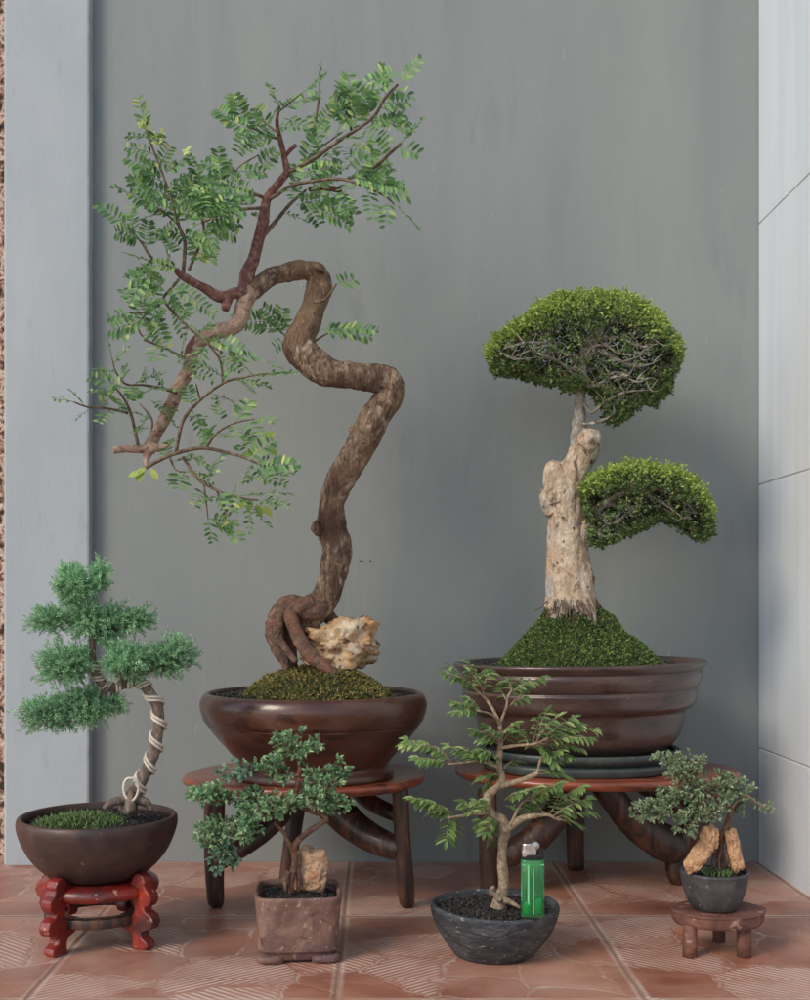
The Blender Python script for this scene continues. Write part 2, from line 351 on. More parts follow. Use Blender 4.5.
    rr = mathn(nt, 'ADD', rr, mathn(nt, 'MULTIPLY', ribmask, .3)); rr = mathn(nt, 'ADD', rr, mathn(nt, 'MULTIPLY', g1.outputs[0], .4), True)
    L.new(rr, bs.inputs['Roughness']); bs.inputs['Specular IOR Level'].default_value = .5
    hgt = mathn(nt, 'ADD', mathn(nt, 'MULTIPLY', mathn(nt, 'MULTIPLY', rib, ribbed), .35), mathn(nt, 'MULTIPLY', noi(nt, tc.outputs['Object'], 30, 5), .5))
    hgt = mathn(nt, 'SUBTRACT', hgt, mathn(nt, 'MULTIPLY', g1.outputs[0], 1.5))
    hgt = mathn(nt, 'SUBTRACT', hgt, mathn(nt, 'MULTIPLY', line.outputs[0], .5))
    hgt = mathn(nt, 'ADD', hgt, mathn(nt, 'MULTIPLY', sc.outputs[2], .6))
    b = N.new('ShaderNodeBump'); b.inputs['Strength'].default_value = .45; b.inputs['Distance'].default_value = .0016
    L.new(hgt, b.inputs['Height']); L.new(b.outputs[0], bs.inputs['Normal'])
    return m
mb = MB(); mb.add([Vector(v) for v in ((-3.2,-2.4,0),(3.2,-2.4,0),(3.2,1.72,0),(-3.2,1.72,0))], [(0,1,2,3)])
tag(mb.build('floor', floor_material(), smooth=False), 'terracotta tiled porch floor with ribbed whitish patches', 'floor', kind='structure')
mb = MB(); mb.add([Vector(v) for v in ((-150,-150,-.05),(150,-150,-.05),(150,150,-.05),(-150,150,-.05))], [(0,1,2,3)])
tag(mb.build('ground', M['ground'], smooth=False), 'bare earth ground around the porch', 'ground', kind='structure')

# ------------------------------------------------------------------ walls
mb = MB(); box(mb, (-.535, 1.68, -.04), (.552, 1.80, 2.3))
tag(mb.build('plaster_wall', M['wall'], smooth=False), 'smooth grey painted wall behind all the bonsai trees', 'wall')
# pillar edge with small chips
mb = MB()
xs0, xs1 = -.5335, -.4115
n = 160; vs = []; fs = []
for i in range(n+1):
    z = -.03+2.33*i/n
    j = .0012*noise.noise(Vector((0, 0, z*9)))+.0009*noise.noise(Vector((3, 0, z*60)))
    r = .0035
    ring = [(xs0, 1.70), (xs0, 1.663), (xs0+r, 1.66), (xs1-r+j, 1.66), (xs1-.001+j, 1.661), (xs1+j, 1.664), (xs1+j, 1.70)]
    for x, y in ring: vs.append(Vector((x, y, z)))
    if i:
        a = (i-1)*7; b = i*7
        for k in range(6): fs.append((a+k, a+k+1, b+k+1, b+k))
fs.append(tuple(range(n*7, n*7+7)))
mb.add(vs, fs)
tag(mb.build('wall_pillar', M['pillar'], smooth=False), 'pale blue-grey painted pillar at the left of the grey wall', 'pillar')
mb = MB(); box(mb, (-2.6, 1.72, -.045), (-.5352, 1.86, 2.3))
tag(mb.build('stone_wall', M['stone'], smooth=False), 'mottled pink and brown rough stone wall beyond the pale pillar', 'wall')
# right wall of pale panels with joints
wr = empty('panel_wall', (.5485, 1.0, 0), 'white panelled side wall with three thin horizontal joints on the right', 'wall')
def pale_wall():
    m = surf('white_panel', [(.3, C(208,217,225)), (.7, C(216,224,230))], 4, 6, .6, (.45, .6), .12, 50, .001, stretch=(1, 9, .5),
             big=[(1.6, C(200,209,220), .5, .8), (2.5, C(212,210,204), .58, .8)], spots=(46, C(196,196,192), .76), spec=.35)
    return m
M['white'] = pale_wall()
js = [-.03, .1645, .5437, .920, 1.297, 1.674, 2.05, 2.3]
for a, b in zip(js, js[1:]):
    mb = MB(); box(mb, (.5485, -.6, a+.0009), (.575, 1.679, b-.0009))
    bevel(mb.build('wall_panel', M['white'], wr, smooth=False), .0012, 2)
mb = MB(); box(mb, (.5500, -.599, -.03), (.66, 1.678, 2.3)); mb.build('joint_mortar', M['mortar'], wr, smooth=False)
mb = MB()
for (x, y) in ((360, 561), (363.5, 561.5), (370.5, 561)):
    c = P(x, y, 1.6795); vs = []
    for k in range(7):
        a = k/7*6.283; vs.append(c+Vector((math.cos(a)*.0016*R.uniform(.6, 1.2), 0, math.sin(a)*.0013*R.uniform(.6, 1.2))))
    vs.append(c+Vector((0, -.0008, 0)))
    mb.add(vs, [(k, (k+1) % 7, 7) for k in range(7)])
o = mb.build('paint_chip', M['leg'], bpy.data.objects['plaster_wall'])

# ------------------------------------------------------------------ generic pieces
def pebbles(mb, c, rx, ry, n, size, zfun, squash=.7, power=2.0):
    for _ in range(n):
        while True:
            u, v = R.uniform(-1, 1), R.uniform(-1, 1)
            if abs(u)**power+abs(v)**power < 1: break
        x, y = c[0]+u*rx, c[1]+v*ry
        s = size*R.uniform(.5, 1.3)
        z = zfun(x, y)+s*R.uniform(-.1, .45)
        q = Matrix.Rotation(R.uniform(0, 6.28), 3, rv(1).normalized())
        pts = [q @ (Vector(p)*s*R.uniform(.7, 1.25)) for p in ((1,0,0),(-1,0,0),(0,1,0),(0,-1,0),(0,0,squash),(0,0,-squash))]
        cc = Vector((x, y, z))
        mb.add([cc+p for p in pts], [(0,2,4),(2,1,4),(1,3,4),(3,0,4),(2,0,5),(1,2,5),(3,1,5),(0,3,5)])
def soil_bed(root, c, rx, ry, z, n, size, mound=0.004, power=2.0):
    mb = MB()
    prof = [(1e-5, z+mound), (.5, z+mound*.7), (.85, z+.0), (1.0, z-.004)]
    lathe(mb, [(r, zz-z) for r, zz in prof], (c[0], c[1], z), 40, rx, ry, power=power)
    def zf(x, y):
        r = math.hypot((x-c[0])/rx, (y-c[1])/ry); return z+mound*(1-r*r)
    pebbles(mb, c, rx*.98, ry*.98, n, size, zf, power=power)
    return mb.build('soil', M['soil'], root, smooth=False)
def moss_mound(root, c, rx, ry, z, h, n, leafL, mat, top=(0, 0), expo=1.6, name='moss', flat=0.0, lump=.12):
    def zf(x, y):
        u = (x-c[0])/rx; v = (y-c[1])/ry
        r = min(1, math.hypot(u, v)); 
        base = (1-r**expo)
        return z+h*base*(1+lump*noise.noise(Vector((x, y, 0))*38))+h*.0
    mb = MB(); g = 40; vs = []; fs = []
    for i in range(g+1):
        r = i/g
        for k in range(64):
            a = k/64*2*math.pi; rr = r*(1+.08*noise.noise(Vector((math.cos(a)*2, math.sin(a)*2, c[0]*9))))
            x, y = c[0]+rx*rr*math.cos(a), c[1]+ry*rr*math.sin(a)
            sh = 1-r
            vs.append(Vector((x+top[0]*sh, y+top[1]*sh, zf(x, y)+.003*noise.noise(Vector((x, y, 1))*160))))
    for i in range(g):
        for k in range(64):
            k2 = (k+1) % 64; fs.append((i*64+k, (i+1)*64+k, (i+1)*64+k2, i*64+k2))
    mb.add(vs, fs)
    base = mb.build(name, M['mossbase'], root)
    lm = MB()
    for _ in range(n):
        a = R.uniform(0, 6.283); r = math.sqrt(R.random())*(1.02)
        x, y = c[0]+rx*r*math.cos(a), c[1]+ry*r*math.sin(a)
        p = Vector((x+top[0]*(1-min(r, 1)), y+top[1]*(1-min(r, 1)), zf(x, y)))
        slope = Vector((math.cos(a)*.8, math.sin(a)*.8, .8))
        d = (slope+rv(.8)).normalized()
        tinyleaf(lm, p-d*.001, d, rv(1)+Vector((0, 0, .5)), leafL*R.uniform(.6, 1.4), leafL*R.uniform(.4, .8))
    lm.build('moss_tufts', mat, base, smooth=False)
    return zf
def rock(name, label, c, dims, mat, seed, rot=(0, 0, 0), amp=.35, freq=2.2, flat=None, group=None, cut=.0):
    bm = bmesh.new(); bmesh.ops.create_icosphere(bm, subdivisions=5, radius=1)
    so = Vector((seed*3.1, seed*1.7, seed*.9))
    for v in bm.verts:
        d = v.co.normalized()
        # boxy base shape
        m = max(abs(d.x), abs(d.y), abs(d.z)); b = d/(m**.55)
        f = 1+amp*noise.noise(d*freq+so)+amp*.5*abs(noise.noise(d*freq*2.3+so))*-1.2+amp*.28*noise.noise(d*freq*5+so)+amp*.14*noise.noise(d*freq*11+so)+amp*.07*noise.noise(d*freq*24+so)
        v.co = Vector((b.x*f*dims[0], b.y*f*dims[1], b.z*f*dims[2]))
    me = bpy.data.meshes.new(name); bm.to_mesh(me); bm.free()
    me.polygons.foreach_set('use_smooth', [True]*len(me.polygons)); me.materials.append(mat)
    o = bpy.data.objects.new(name, me); col.objects.link(o); o.location = c; o.rotation_euler = tuple(math.radians(a) for a in rot)
    return tag(o, label, 'rock', group)

def twigs_to(branch, leafmb, anchor, cen, rad, n, leafL, leafW, r0, step, mode='leaf', Y=None, start=.35, tipn=3, droop=0.0, bend=.15):
    """twigs grow from anchor into an ellipsoid; leaves sit along their outer part"""
    for _ in range(n):
        while True:
            q = rv(1)
            if .25 < q.length < 1: break
        q = q.normalized()*(q.length**.5)
        t = Vector((cen.x+q.x*rad[0], cen.y+q.y*rad[1], cen.z+q.z*rad[2]))
        a = anchor + rv(.002)
        mid = a.lerp(t, .5)+rv(bend*(t-a).length)
        pts = catmull([(a, r0), (mid, r0*.75), (t, r0*.4)], 4)
        tube(branch, pts, 4)
        D = (t-a).length; m = max(2, int(D*(1-start)/step))
        for k in range(m+1):
            s = start+(1-start)*k/m
            i = min(int(s*(len(pts)-1)), len(pts)-2); fr = s*(len(pts)-1)-i
            p = pts[i][0].lerp(pts[i+1][0], fr); d = (pts[i+1][0]-pts[i][0]).normalized()
            if mode == 'needle':
                sprig(leafmb, branch, p, (d+rv(.9)+Vector((0, -.1, .35))).normalized(), leafL)
            else:
                for sgn in (-1, 1):
                    if R.random() < .12: continue
                    side = d.cross(rv(1)).normalized()
                    ld = (d*.5+side+Vector((0, -.15, .25-droop))).normalized()
                    nr = (Vector((R.uniform(-.6, .6), R.uniform(-1.2, .3), R.uniform(.2, 1.3))))
                    f = leaf if mode == 'leaf' else tinyleaf
                    f(leafmb, p, ld, nr, leafL*R.uniform(.7, 1.25), leafW*R.uniform(.8, 1.2))
        d = (pts[-1][0]-pts[-2][0]).normalized()
        if mode != 'needle':
            for _k in range(tipn):
                ld = (d+rv(.7)+Vector((0, 0, .15-droop))).normalized()
                (leaf if mode == 'leaf' else tinyleaf)(leafmb, pts[-1][0], ld, Vector((0, -.6, .8))+rv(.5), leafL*R.uniform(.6, 1.2), leafW*R.uniform(.7, 1.1))
def sprig(lm, br, p, d, L):
    L = L*R.uniform(.6, 1.3); e = p+d*L
    u = d.orthogonal().normalized(); w = d.cross(u)
    k = 0; n = 13
    for i in range(n):
        s = i/n; a = i*2.4
        side = u*math.cos(a)+w*math.sin(a)
        q = p.lerp(e, .15+.85*s); nd = (d*.9+side*.85*(1-.45*s)).normalized()
        nl = L*.38*R.uniform(.8, 1.2)
        tinyleaf(lm, q, nd, rv(1), nl, nl*.24)
    tinyleaf(lm, p, d, rv(1), L*1.1, L*.07)

def blob(b, dY=0, Y=1.3):
    """x0,x1,y0,y1 pixel box -> centre, radii"""
    x0, x1, y0, y1 = b
    c = P((x0+x1)/2, (y0+y1)/2, Y+dY)
    return c, ((x1-x0)/2*Y/F, min((x1-x0), (y1-y0)*1.6)/2*Y/F, (y1-y0)/2*Y/F)

# ------------------------------------------------------------------ stands
def slab_stand(name, label, cx, cy, rx, ry, z, th, legs, braces, seed, grp):
    root = empty(name, (cx, cy, 0), label, 'stand', grp)
    mb = MB()
    prof = smooth_prof([(.9, -th), (.965, -th*.93), (.995, -th*.6), (1.0, -th*.3), (.985, -.001), (.96, 0)], 3)
    prof = [(1e-5, -th)]+prof+[(1e-5, .0)]
    vs = []; fs = []; n = 120; m = len(prof)
    for r, zz in prof:
        for k in range(n):
            a = 2*math.pi*k/n
            w = 1+.05*noise.noise(Vector((math.cos(a)*1.3, math.sin(a)*1.3, seed)))+.012*noise.noise(Vector((math.cos(a)*6, math.sin(a)*6, seed)))
            if math.sin(a) > 0: w *= 1/((abs(math.cos(a))**2.6+abs(math.sin(a))**2.6)**(1/2.6))
            vs.append(Vector((cx+r*rx*w*math.cos(a), cy+r*ry*w*math.sin(a), z+zz+(.0012*noise.noise(Vector((math.cos(a)*3*r, math.sin(a)*3*r, seed))) if r > .5 else 0))))
    for i in range(m-1):
        for k in range(n):
            k2 = (k+1) % n; fs.append((i*n+k, i*n+k2, (i+1)*n+k2, (i+1)*n+k))
    mb.add(vs, fs); mb.build('tabletop', M['top'], root)
    for lg in legs:
        mb = MB(); tube(mb, lg, 18, .05, 30, gnarl=.1); mb.build('leg', M['leg'], root)
    for lg in braces:
        mb = MB(); tube(mb, lg, 18, .06, 30, gnarl=.15); mb.build('curved_brace', M['leg'], root)
    return root
LG = 'low slab tables on curved branch legs'
slab_stand('display_stand', 'red-brown slab table under the round brown bowl of the tall leaning tree', P(304, 700, 1.49).x, 1.485, .153, .125, .156, .0125,
    [px([(215, 792, 10.5), (214, 850, 10.5), (215, 890, 9), (216, 903, 8), (216, 907, 5)], 1.430, 1.430),
     px([(400, 788, 8), (402, 830, 8.2), (405, 880, 8.6), (407, 902, 7.5), (407, 907, 5)], 1.430, 1.430),
     px([(300, 778, 9), (292, 840, 9), (286, 884, 8)], 1.56, 1.555)],
    [px([(318, 786, 15), (334, 806, 16), (356, 828, 15), (382, 843, 14), (402, 850, 11)], 1.50, 1.435),
     px([(350, 784, 8), (370, 802, 8), (392, 813, 8), (402, 816, 6)], 1.54, 1.44),
     px([(296, 788, 12), (282, 810, 12), (262, 832, 11), (238, 850, 10), (217, 864, 8)], 1.51, 1.435)], 1.3, LG)
slab_stand('display_stand', 'red-brown slab table under the wide stepped pot of the pale-trunked tree', P(594, 700, 1.53).x, 1.53, .183, .130, .157, .0125,
    [px([(487, 790, 9.5), (488, 850, 9.5), (489, 890, 9), (489, 898, 8)], 1.475, 1.475),
     px([(712, 786, 12), (697, 822, 14), (681, 848, 13), (677, 870, 11), (680, 881, 9), (681, 884, 6)], 1.55, 1.548),
     px([(575, 778, 9), (575, 830, 9), (576, 869, 8)], 1.63, 1.63)],
    [px([(572, 788, 15), (556, 815, 15), (535, 838, 15), (512, 853, 13), (490, 862, 9)], 1.52, 1.48),
     px([(602, 784, 13), (620, 808, 14), (640, 828, 17), (662, 842, 19), (680, 850, 14)], 1.53, 1.545),
     px([(640, 784, 9), (664, 798, 10), (690, 812, 11), (700, 818, 8)], 1.60, 1.56)], 4.1, LG)

def pot_mesh(name, prof, c, mat, root, **k):
    mb = MB(); lathe(mb, prof, c, **k); return mb.build(name, mat, root)

BG = 'bonsai trees growing in pots'
# ================================================================== TREE 1 tall leaning tree
T1 = Vector((P(314, 700, 1.47).x, 1.47, .156))
t1 = empty('bonsai_tree', T1, 'tallest bonsai, zigzag brown trunk with feathery leaves, in a round glossy brown bowl', 'bonsai', BG)
pr = [(.060, .004), (.062, 0), (.096, 0), (.101, .003), (.100, .008), (.094, .014), (.096, .020), (.108, .034), (.124, .052), (.1330, .064), (.1345, .066), (.1352, .0685), (.1385, .071), (.1425, .084), (.1432, .093), (.140, .1015), (.1350, .1055), (.1325, .1055), (.1310, .103), (.130, .096), (.125, .085), (.0001, .080)]
pot_mesh('pot', [(a*1.0, b) for a, b in smooth_prof(pr, 3)], T1, M['glaze'], t1, n=128, wob=.008, wfreq=6)
soil_bed(t1, (T1.x, T1.y), .1285, .1285, .255, 1900, .0024, .010)
c = P(317, 690, 1.45)
moss_mound(t1, (c.x, 1.445), .096, .085, .255, .040, 6500, .0048, M['moss1'], expo=2.2, lump=.3)
tr = MB()
K = [(300,630,11),(308,618,13),(322,602,14.5),(333,575,15),(337,548,13.3),(331,527,14.2),(332,500,12.8),(347,470,15),(364,440,16),(380,410,13.8),(391,390,13.5),(386,381,13.5),
     (368,379,13.6),(338,374,14),(318,366,15),(302,352,16.5),(300,338,15),(308,319,12.3),(315,302,12),(320,287,14),(316,274,12.5),(305,270,9.5),(294,271,9),(274,276,9.5),(260,285,9),(250,292,9)]
trunk1 = []
Ys = {0:1.45, 5:1.445, 10:1.43, 13:1.42, 15:1.44, 19:1.46, 22:1.45, 25:1.43}
ks = sorted(Ys)
for i, (x, y, r) in enumerate(K):
    a = max(k for k in ks if k <= i); b = min(k for k in ks if k >= i)
    trunk1.append((x, y, r, Ys[a] if a == b else Ys[a]+(Ys[b]-Ys[a])*(i-a)/(b-a)))
tube(tr, px(trunk1, 1.45, n=16), 72, .085, 120, gnarl=.26, ridges=5, zs=.6)
for (x, y, r, dx, dy) in ((358, 432, 6, -8, -3), (318, 528, 7, -6, 1), (394, 388, 6, 6, 2), (318, 270, 7, 3, -5)):   # knots
    tube(tr, px([(x, y, r*1.3), (x+dx*.6, y+dy*.6, r), (x+dx, y+dy, r*.5)], 1.43, n=4), 14, .12, 120)
trunk = tr.build('trunk', M['bark1'], t1)
rt = MB()
tube(rt, px([(324,596,10),(316,606,12),(304,609,11.5),(293,605,9.5),(285,606,8.5),(278,617,8.5),(275,633,9),(279,649,7.5),(285,662,5),(286,670,3)], 1.446, 1.43, n=9), 40, .13, 80, gnarl=.3, ridges=3)
tube(rt, px([(312,602,8),(298,608,7),(291,615,6),(296,632,6.8),(303,646,8),(312,658,7),(326,668,5),(336,674,3)], 1.435, 1.405, n=9), 36, .13, 80, gnarl=.28, ridges=3)
tube(rt, px([(300,614,7),(289,628,6),(291,645,5.5),(294,668,4)], 1.455, 1.45, n=7), 26, .12, 80, gnarl=.25)
tube(rt, px([(279,640,5),(288,652,4),(296,662,3)], 1.43, 1.42, n=6), 26, .12, 80, gnarl=.2)
tube(rt, px([(318,606,9),(330,618,7),(344,632,5),(356,650,4),(362,668,3)], 1.462, 1.49, n=7), 26, .12, 80, gnarl=.2)
rt.build('surface_roots', M['root'], t1)
b = MB()
tube(b, px([(252,290,8.5),(243,305,7.5),(240,319,8),(232,328,8),(218,331,8),(204,338,7.5),(193,350,7.3),(189,368,6.3),(179,387,6.6),(170,408,6.2),(161,426,6),(152,442,6.5),(147,450,6)], 1.43, 1.40, n=6), 20, .1, 90, gnarl=.22)
tube(b, px([(154,448,6),(140,449,4.5),(126,449,3.6),(114,450,3.8)], 1.40, 1.39, n=5), 12, .12, 120)
tube(b, px([(150,445,5),(158,448,4),(170,444,2.5)], 1.40, 1.39, n=4), 10, .1, 120)
tube(b, px([(148,452,5),(146,460,3),(147,468,2)], 1.40, 1.39, n=4), 10, .1, 120)
hang = b.build('branch', M['bark1b'], t1)
b = MB()
tube(b, px([(246,293,8),(247,275,7.3),(255,253,6.3),(262,228,5.6),(265,209,5.2),(268,197,4.4),(279,183,4),(287,173,3.8)], 1.43, 1.42, n=6), 16, .12, 110, gnarl=.2)
tube(b, px([(246,292,6.5),(235,293,5.5),(221,297,5.5),(204,288,4.8),(184,277,4.2),(176,270,3)], 1.425, 1.39, n=6), 14, .14, 130, gnarl=.2)
tube(b, px([(230,294,4.5),(227,301,5),(225,309,4)], 1.42, 1.41, n=4), 12, .12, 120)
tube(b, px([(287,173,3.2),(284,155,3),(280,139,2.5),(277,122,2),(279,106,1.4)], 1.42, 1.41), 10, .12, 150)
tube(b, px([(285,156,2.2),(291,149,2),(296,145,2.2)], 1.42, 1.41), 8, .1, 150)
tube(b, px([(309,189,2.6),(325,188,2.8),(341,190,3)], 1.43, 1.44), 10, .1, 150)
b.build('branch', M['redbark'], t1)

def frond(lm, sm, base, d, L, pairs, ll, nrm, width=.31):
    d = d.normalized(); n = (nrm-d*nrm.dot(d)).normalized(); s = d.cross(n)
    pts = []; droop = R.uniform(.02, .22); swerve = R.uniform(-.15, .15)
    for i in range(7):
        t = i/6; pts.append((base+d*(L*t)-Vector((0, 0, 1))*(L*droop*t*t)+s*(L*swerve*t*t), .00045*(1-.5*t)))
    tube(lm, pts, 4)
    for i in range(pairs):
        t = .12+.88*(i+.5)/pairs; k = min(int(t*6), 5); p = pts[k][0].lerp(pts[k+1][0], t*6-k)
        dd = (pts[k+1][0]-pts[k][0]).normalized()
        sc = math.sin(math.pi*(.18+.72*t))**.5
        for sg in (-1, 1):
            if R.random() < .06: continue
            ld = (s*sg*1.0+dd*R.uniform(.25, .5)+n*R.uniform(-.1, .3)).normalized()
            leaf(lm, p, ld, (n+rv(.35)), ll*sc*R.uniform(.85, 1.1), ll*width*R.uniform(.85, 1.1), .1, .06, .7, .85)
def rnormal(z=1.0):
    if z < .70: return Vector((R.uniform(-.6, .6), R.uniform(-.8, .1), 1))
    return Vector((R.uniform(-.5, .5), R.uniform(-1.1, 0), R.uniform(.1, 1.1)))
def frondbranch(twigs, extra, mat=None, fl=(20, 40), spacing=9, ll=13.6, prob=.94, start=.15):
    """one branch part with its leaves: twigs = list of (pixel pts, Y0, Y1)"""
    bm_, lm, sm = MB(), MB(), MB()
    for tw in twigs:
        pts, Y0, Y1 = tw[:3]; sp = tw[3] if len(tw) > 3 else spacing
        pa = [(q_, r_*.8) for q_, r_ in px(pts, Y0, Y1, 5)]; tube(bm_, pa, 7, .12, 160)
        if sp <= 0: continue
        tot = sum((pa[i+1][0]-pa[i][0]).length for i in range(len(pa)-1))
        pos = tot*start; acc = 0; sg = R.choice((-1, 1))
        for i in range(len(pa)-1):
            seg = (pa[i+1][0]-pa[i][0]); l = seg.length
            while pos <= acc+l:
                p = pa[i][0]+seg*((pos-acc)/l); d = seg.normalized()
                sc = Y0/F; pos += sp*sc*R.uniform(.7, 1.3)
                if R.random() > prob: continue
                sg = -sg
                side = Vector((d.z, 0, -d.x))*sg
                fd = d*.45+side*.8+Vector((R.uniform(-.5, .5), R.uniform(-.8, .5), R.uniform(-.15, .35)))
                L_ = R.uniform(*fl)*sc
                frond(lm, sm, p, fd, L_, max(4, int(L_/sc/4.6)), ll*sc*R.uniform(.7, 1.1), rnormal(p.z))
            acc += l
        d = (pa[-1][0]-pa[-2][0]).normalized(); sc = Y0/F; L_ = R.uniform(*fl)*sc
        frond(lm, sm, pa[-1][0], d+rv(.15), L_, int(L_/sc/4.6), ll*sc*.9, rnormal(pa[-1][0].z))
    for (x0, y0, x1, y1, Y) in extra:
        a = P(x0, y0, Y); c_ = P(x1, y1, Y+R.uniform(-.02, .02)); L_ = (c_-a).length; sc = Y/F
        frond(lm, sm, a, c_-a, L_, max(4, int(L_/sc/4.7)), ll*sc*R.uniform(.75, 1.1), Vector((R.uniform(-.4, .4), -1, R.uniform(.1, .8))) if a.z > .70 or R.random() < .3 else rnormal(0))
    br = bm_.build('branch', mat or M['twig'], t1)
    fo = lm.build('foliage', M['fern'], br, smooth=False)
    return br
# upper right
frondbranch([([(287,172,3),(297,168,2.6),(317,156,2.5),(341,139,2.4),(357,129,2.3),(374,116,2.1),(385,98,1.9),(398,84,1.6)], 1.42, 1.36, 11),
             ([(314,140,1.6),(314,128,1.5),(317,112,1.4),(319,98,1.3)], 1.41, 1.40, 30),
             ([(351,130,1.7),(350,115,1.5),(349,101,1.2)], 1.40, 1.38, 14),
             ([(300,165,1.5),(320,148,1.2),(342,132,1)], 1.44, 1.46, 20)],
            [(278,112,318,86,1.40),(284,118,315,128,1.41),(325,112,352,97,1.39),(332,114,362,102,1.38),(345,95,372,92,1.38),(352,110,375,88,1.37),(372,84,392,70,1.36),
             (366,128,404,112,1.37),(372,120,412,124,1.37),(362,86,382,72,1.37),(378,104,408,98,1.36),(384,122,410,118,1.38),(360,98,390,78,1.37),(330,105,350,112,1.40),(304,172,336,164,1.40)])
frondbranch([([(269,199,2.6),(278,194,2.4),(290,186,2.2),(314,181,2),(341,179,1.9),(363,186,1.6),(385,196,1.3),(394,204,1)], 1.42, 1.37, 15),
             ([(345,180,2),(360,174,2),(376,166,2),(390,153,2),(401,143,2.1)], 1.40, 1.37, 15),
             ([(265,234,2.8),(276,221,2.6),(290,204,2.2),(306,190,1.6)], 1.43, 1.45, 22)],
            [(350,180,375,144,1.37),(348,176,404,186,1.37),(352,184,392,160,1.38),(375,188,408,190,1.36),(318,200,352,214,1.40),(312,206,352,222,1.41),(330,192,356,212,1.41),(345,148,378,150,1.38),
             (305,178,340,160,1.41),(296,205,330,196,1.44),(300,198,322,222,1.44)])
# upper left tuft on the first upright
frondbranch([([(281,139,1.8),(268,136,1.6),(252,128,1.4),(236,120,1.1)], 1.42, 1.38, 9), ([(279,134,1.6),(262,120,1.2),(248,112,1)], 1.41, 1.42, 9), ([(278,112,1.4),(288,104,1.2),(300,94,1)], 1.41, 1.40, 13)],
            [(240,130,218,102,1.38),(250,130,226,118,1.37),(262,134,240,136,1.38),(270,130,256,104,1.39),(276,136,250,142,1.4),(276,128,300,124,1.4)], fl=(24, 36))
# left middle mass
frondbranch([([(265,198,2.4),(252,193,2.2),(230,186,1.9),(208,184,1.5),(190,186,1.2)], 1.42, 1.37, 11), ([(262,208,2.2),(242,209,2),(222,214,1.6),(204,222,1.2)], 1.43, 1.46, 13),
             ([(230,186,1.2),(238,168,1.0),(258,155,.9)], 1.42, 1.43, 0)],
            [(258,168,278,150,1.42),(230,172,266,168,1.41),(236,168,200,160,1.42),(225,205,190,200,1.38),(230,196,196,210,1.39),(240,196,215,226,1.4),(215,190,180,190,1.4),(232,190,205,170,1.39),(245,200,222,190,1.37),
             (215,224,236,236,1.42),(212,226,240,222,1.42),(225,175,195,178,1.38),(232,180,212,196,1.37),(250,190,228,178,1.38),(222,190,196,186,1.37),(245,178,262,172,1.38),(256,200,236,190,1.38),(214,180,186,196,1.37),(205,188,176,204,1.36),(248,208,226,218,1.38),(236,206,206,212,1.37)])
frondbranch([([(183,274,2.6),(185,243,2.3),(179,226,2.1),(174,206,1.9),(167,186,1.6),(157,159,1.3),(147,134,1)], 1.40, 1.36, 9), ([(189,270,2.2),(195,256,2),(204,233,1.7),(200,212,1.3),(196,196,1)], 1.40, 1.38, 14),
             ([(179,225,1.6),(164,212,1.4),(150,204,1.2),(140,200,1)], 1.39, 1.37, 12), ([(176,210,1.5),(190,196,1.3),(206,184,1)], 1.39, 1.42, 9)],
            [(160,178,128,150,1.38),(158,165,132,175,1.37),(164,182,140,172,1.38),(150,160,176,168,1.37),(172,190,196,178,1.37),(168,196,146,206,1.37),(178,206,206,206,1.37),(180,220,156,232,1.37),(184,236,212,242,1.36),(166,172,186,160,1.37),(205,232,232,218,1.39),(200,236,196,258,1.39),(192,240,216,246,1.38),(170,190,200,180,1.39),(160,210,130,188,1.37)])
# young pale tips
yl = MB()
for (x, y, s) in ((145, 126, 5), (148, 131, 4), (154, 136, 4), (161, 137, 5), (158, 142, 4), (186, 154, 5), (143, 124, 4)):
    for _ in range(6): leaf(yl, P(x+R.uniform(-3, 3), y+R.uniform(-3, 3), 1.355), rv(1)+Vector((0, -.3, .4)), Vector((0, -1, .4))+rv(.5), s*1.4/F*1.6, s*.7/F*1.6)
o = yl.build('young_leaves', M['young'], t1); 
# left, below the red branch
frondbranch([([(176,270,2.2),(165,264,2),(152,258,1.8),(142,243,1.5),(134,234,1.2),(128,228,.9)], 1.39, 1.36, 12), ([(179,279,2),(170,290,1.8),(164,300,1.7),(181,320,1.5),(206,342,1.3),(222,352,1)], 1.39, 1.37, 12),
             ([(165,300,1.5),(149,311,1.2),(130,313,1)], 1.385, 1.37, 13), ([(158,306,1.5),(142,318,1.3),(139,330,1.1),(147,340,1),(164,348,.8)], 1.385, 1.37, 18), ([(152,258,1.3),(146,268,1.1),(150,280,1)], 1.38, 1.37, 9)],
            [(140,240,118,226,1.36),(160,275,128,280,1.37),(166,280,136,296,1.37),(170,285,190,310,1.37),(172,282,214,314,1.38),(165,290,140,270,1.37),(180,268,150,262,1.38),(160,300,150,325,1.37),(200,335,235,345,1.37),(205,340,245,337,1.37)])
# behind the main bend
frondbranch([([(300,340,1.6),(285,335,1.4),(270,322,1.1),(256,316,.9)], 1.47, 1.48, 13), ],
            [(290,332,260,306,1.47),(285,330,255,325,1.48)], fl=(24, 32))
frondbranch([([(314,342,1.4),(326,334,1.2),(340,328,1)], 1.45, 1.44, 0)], [(318,330,378,323,1.44),(322,329,372,332,1.46)])
frondbranch([([(314,302,1.8),(324,300,1.8),(331,292,1.6),(336,284,1.4)], 1.425, 1.41, 0)], [(336,284,356,276,1.41)])
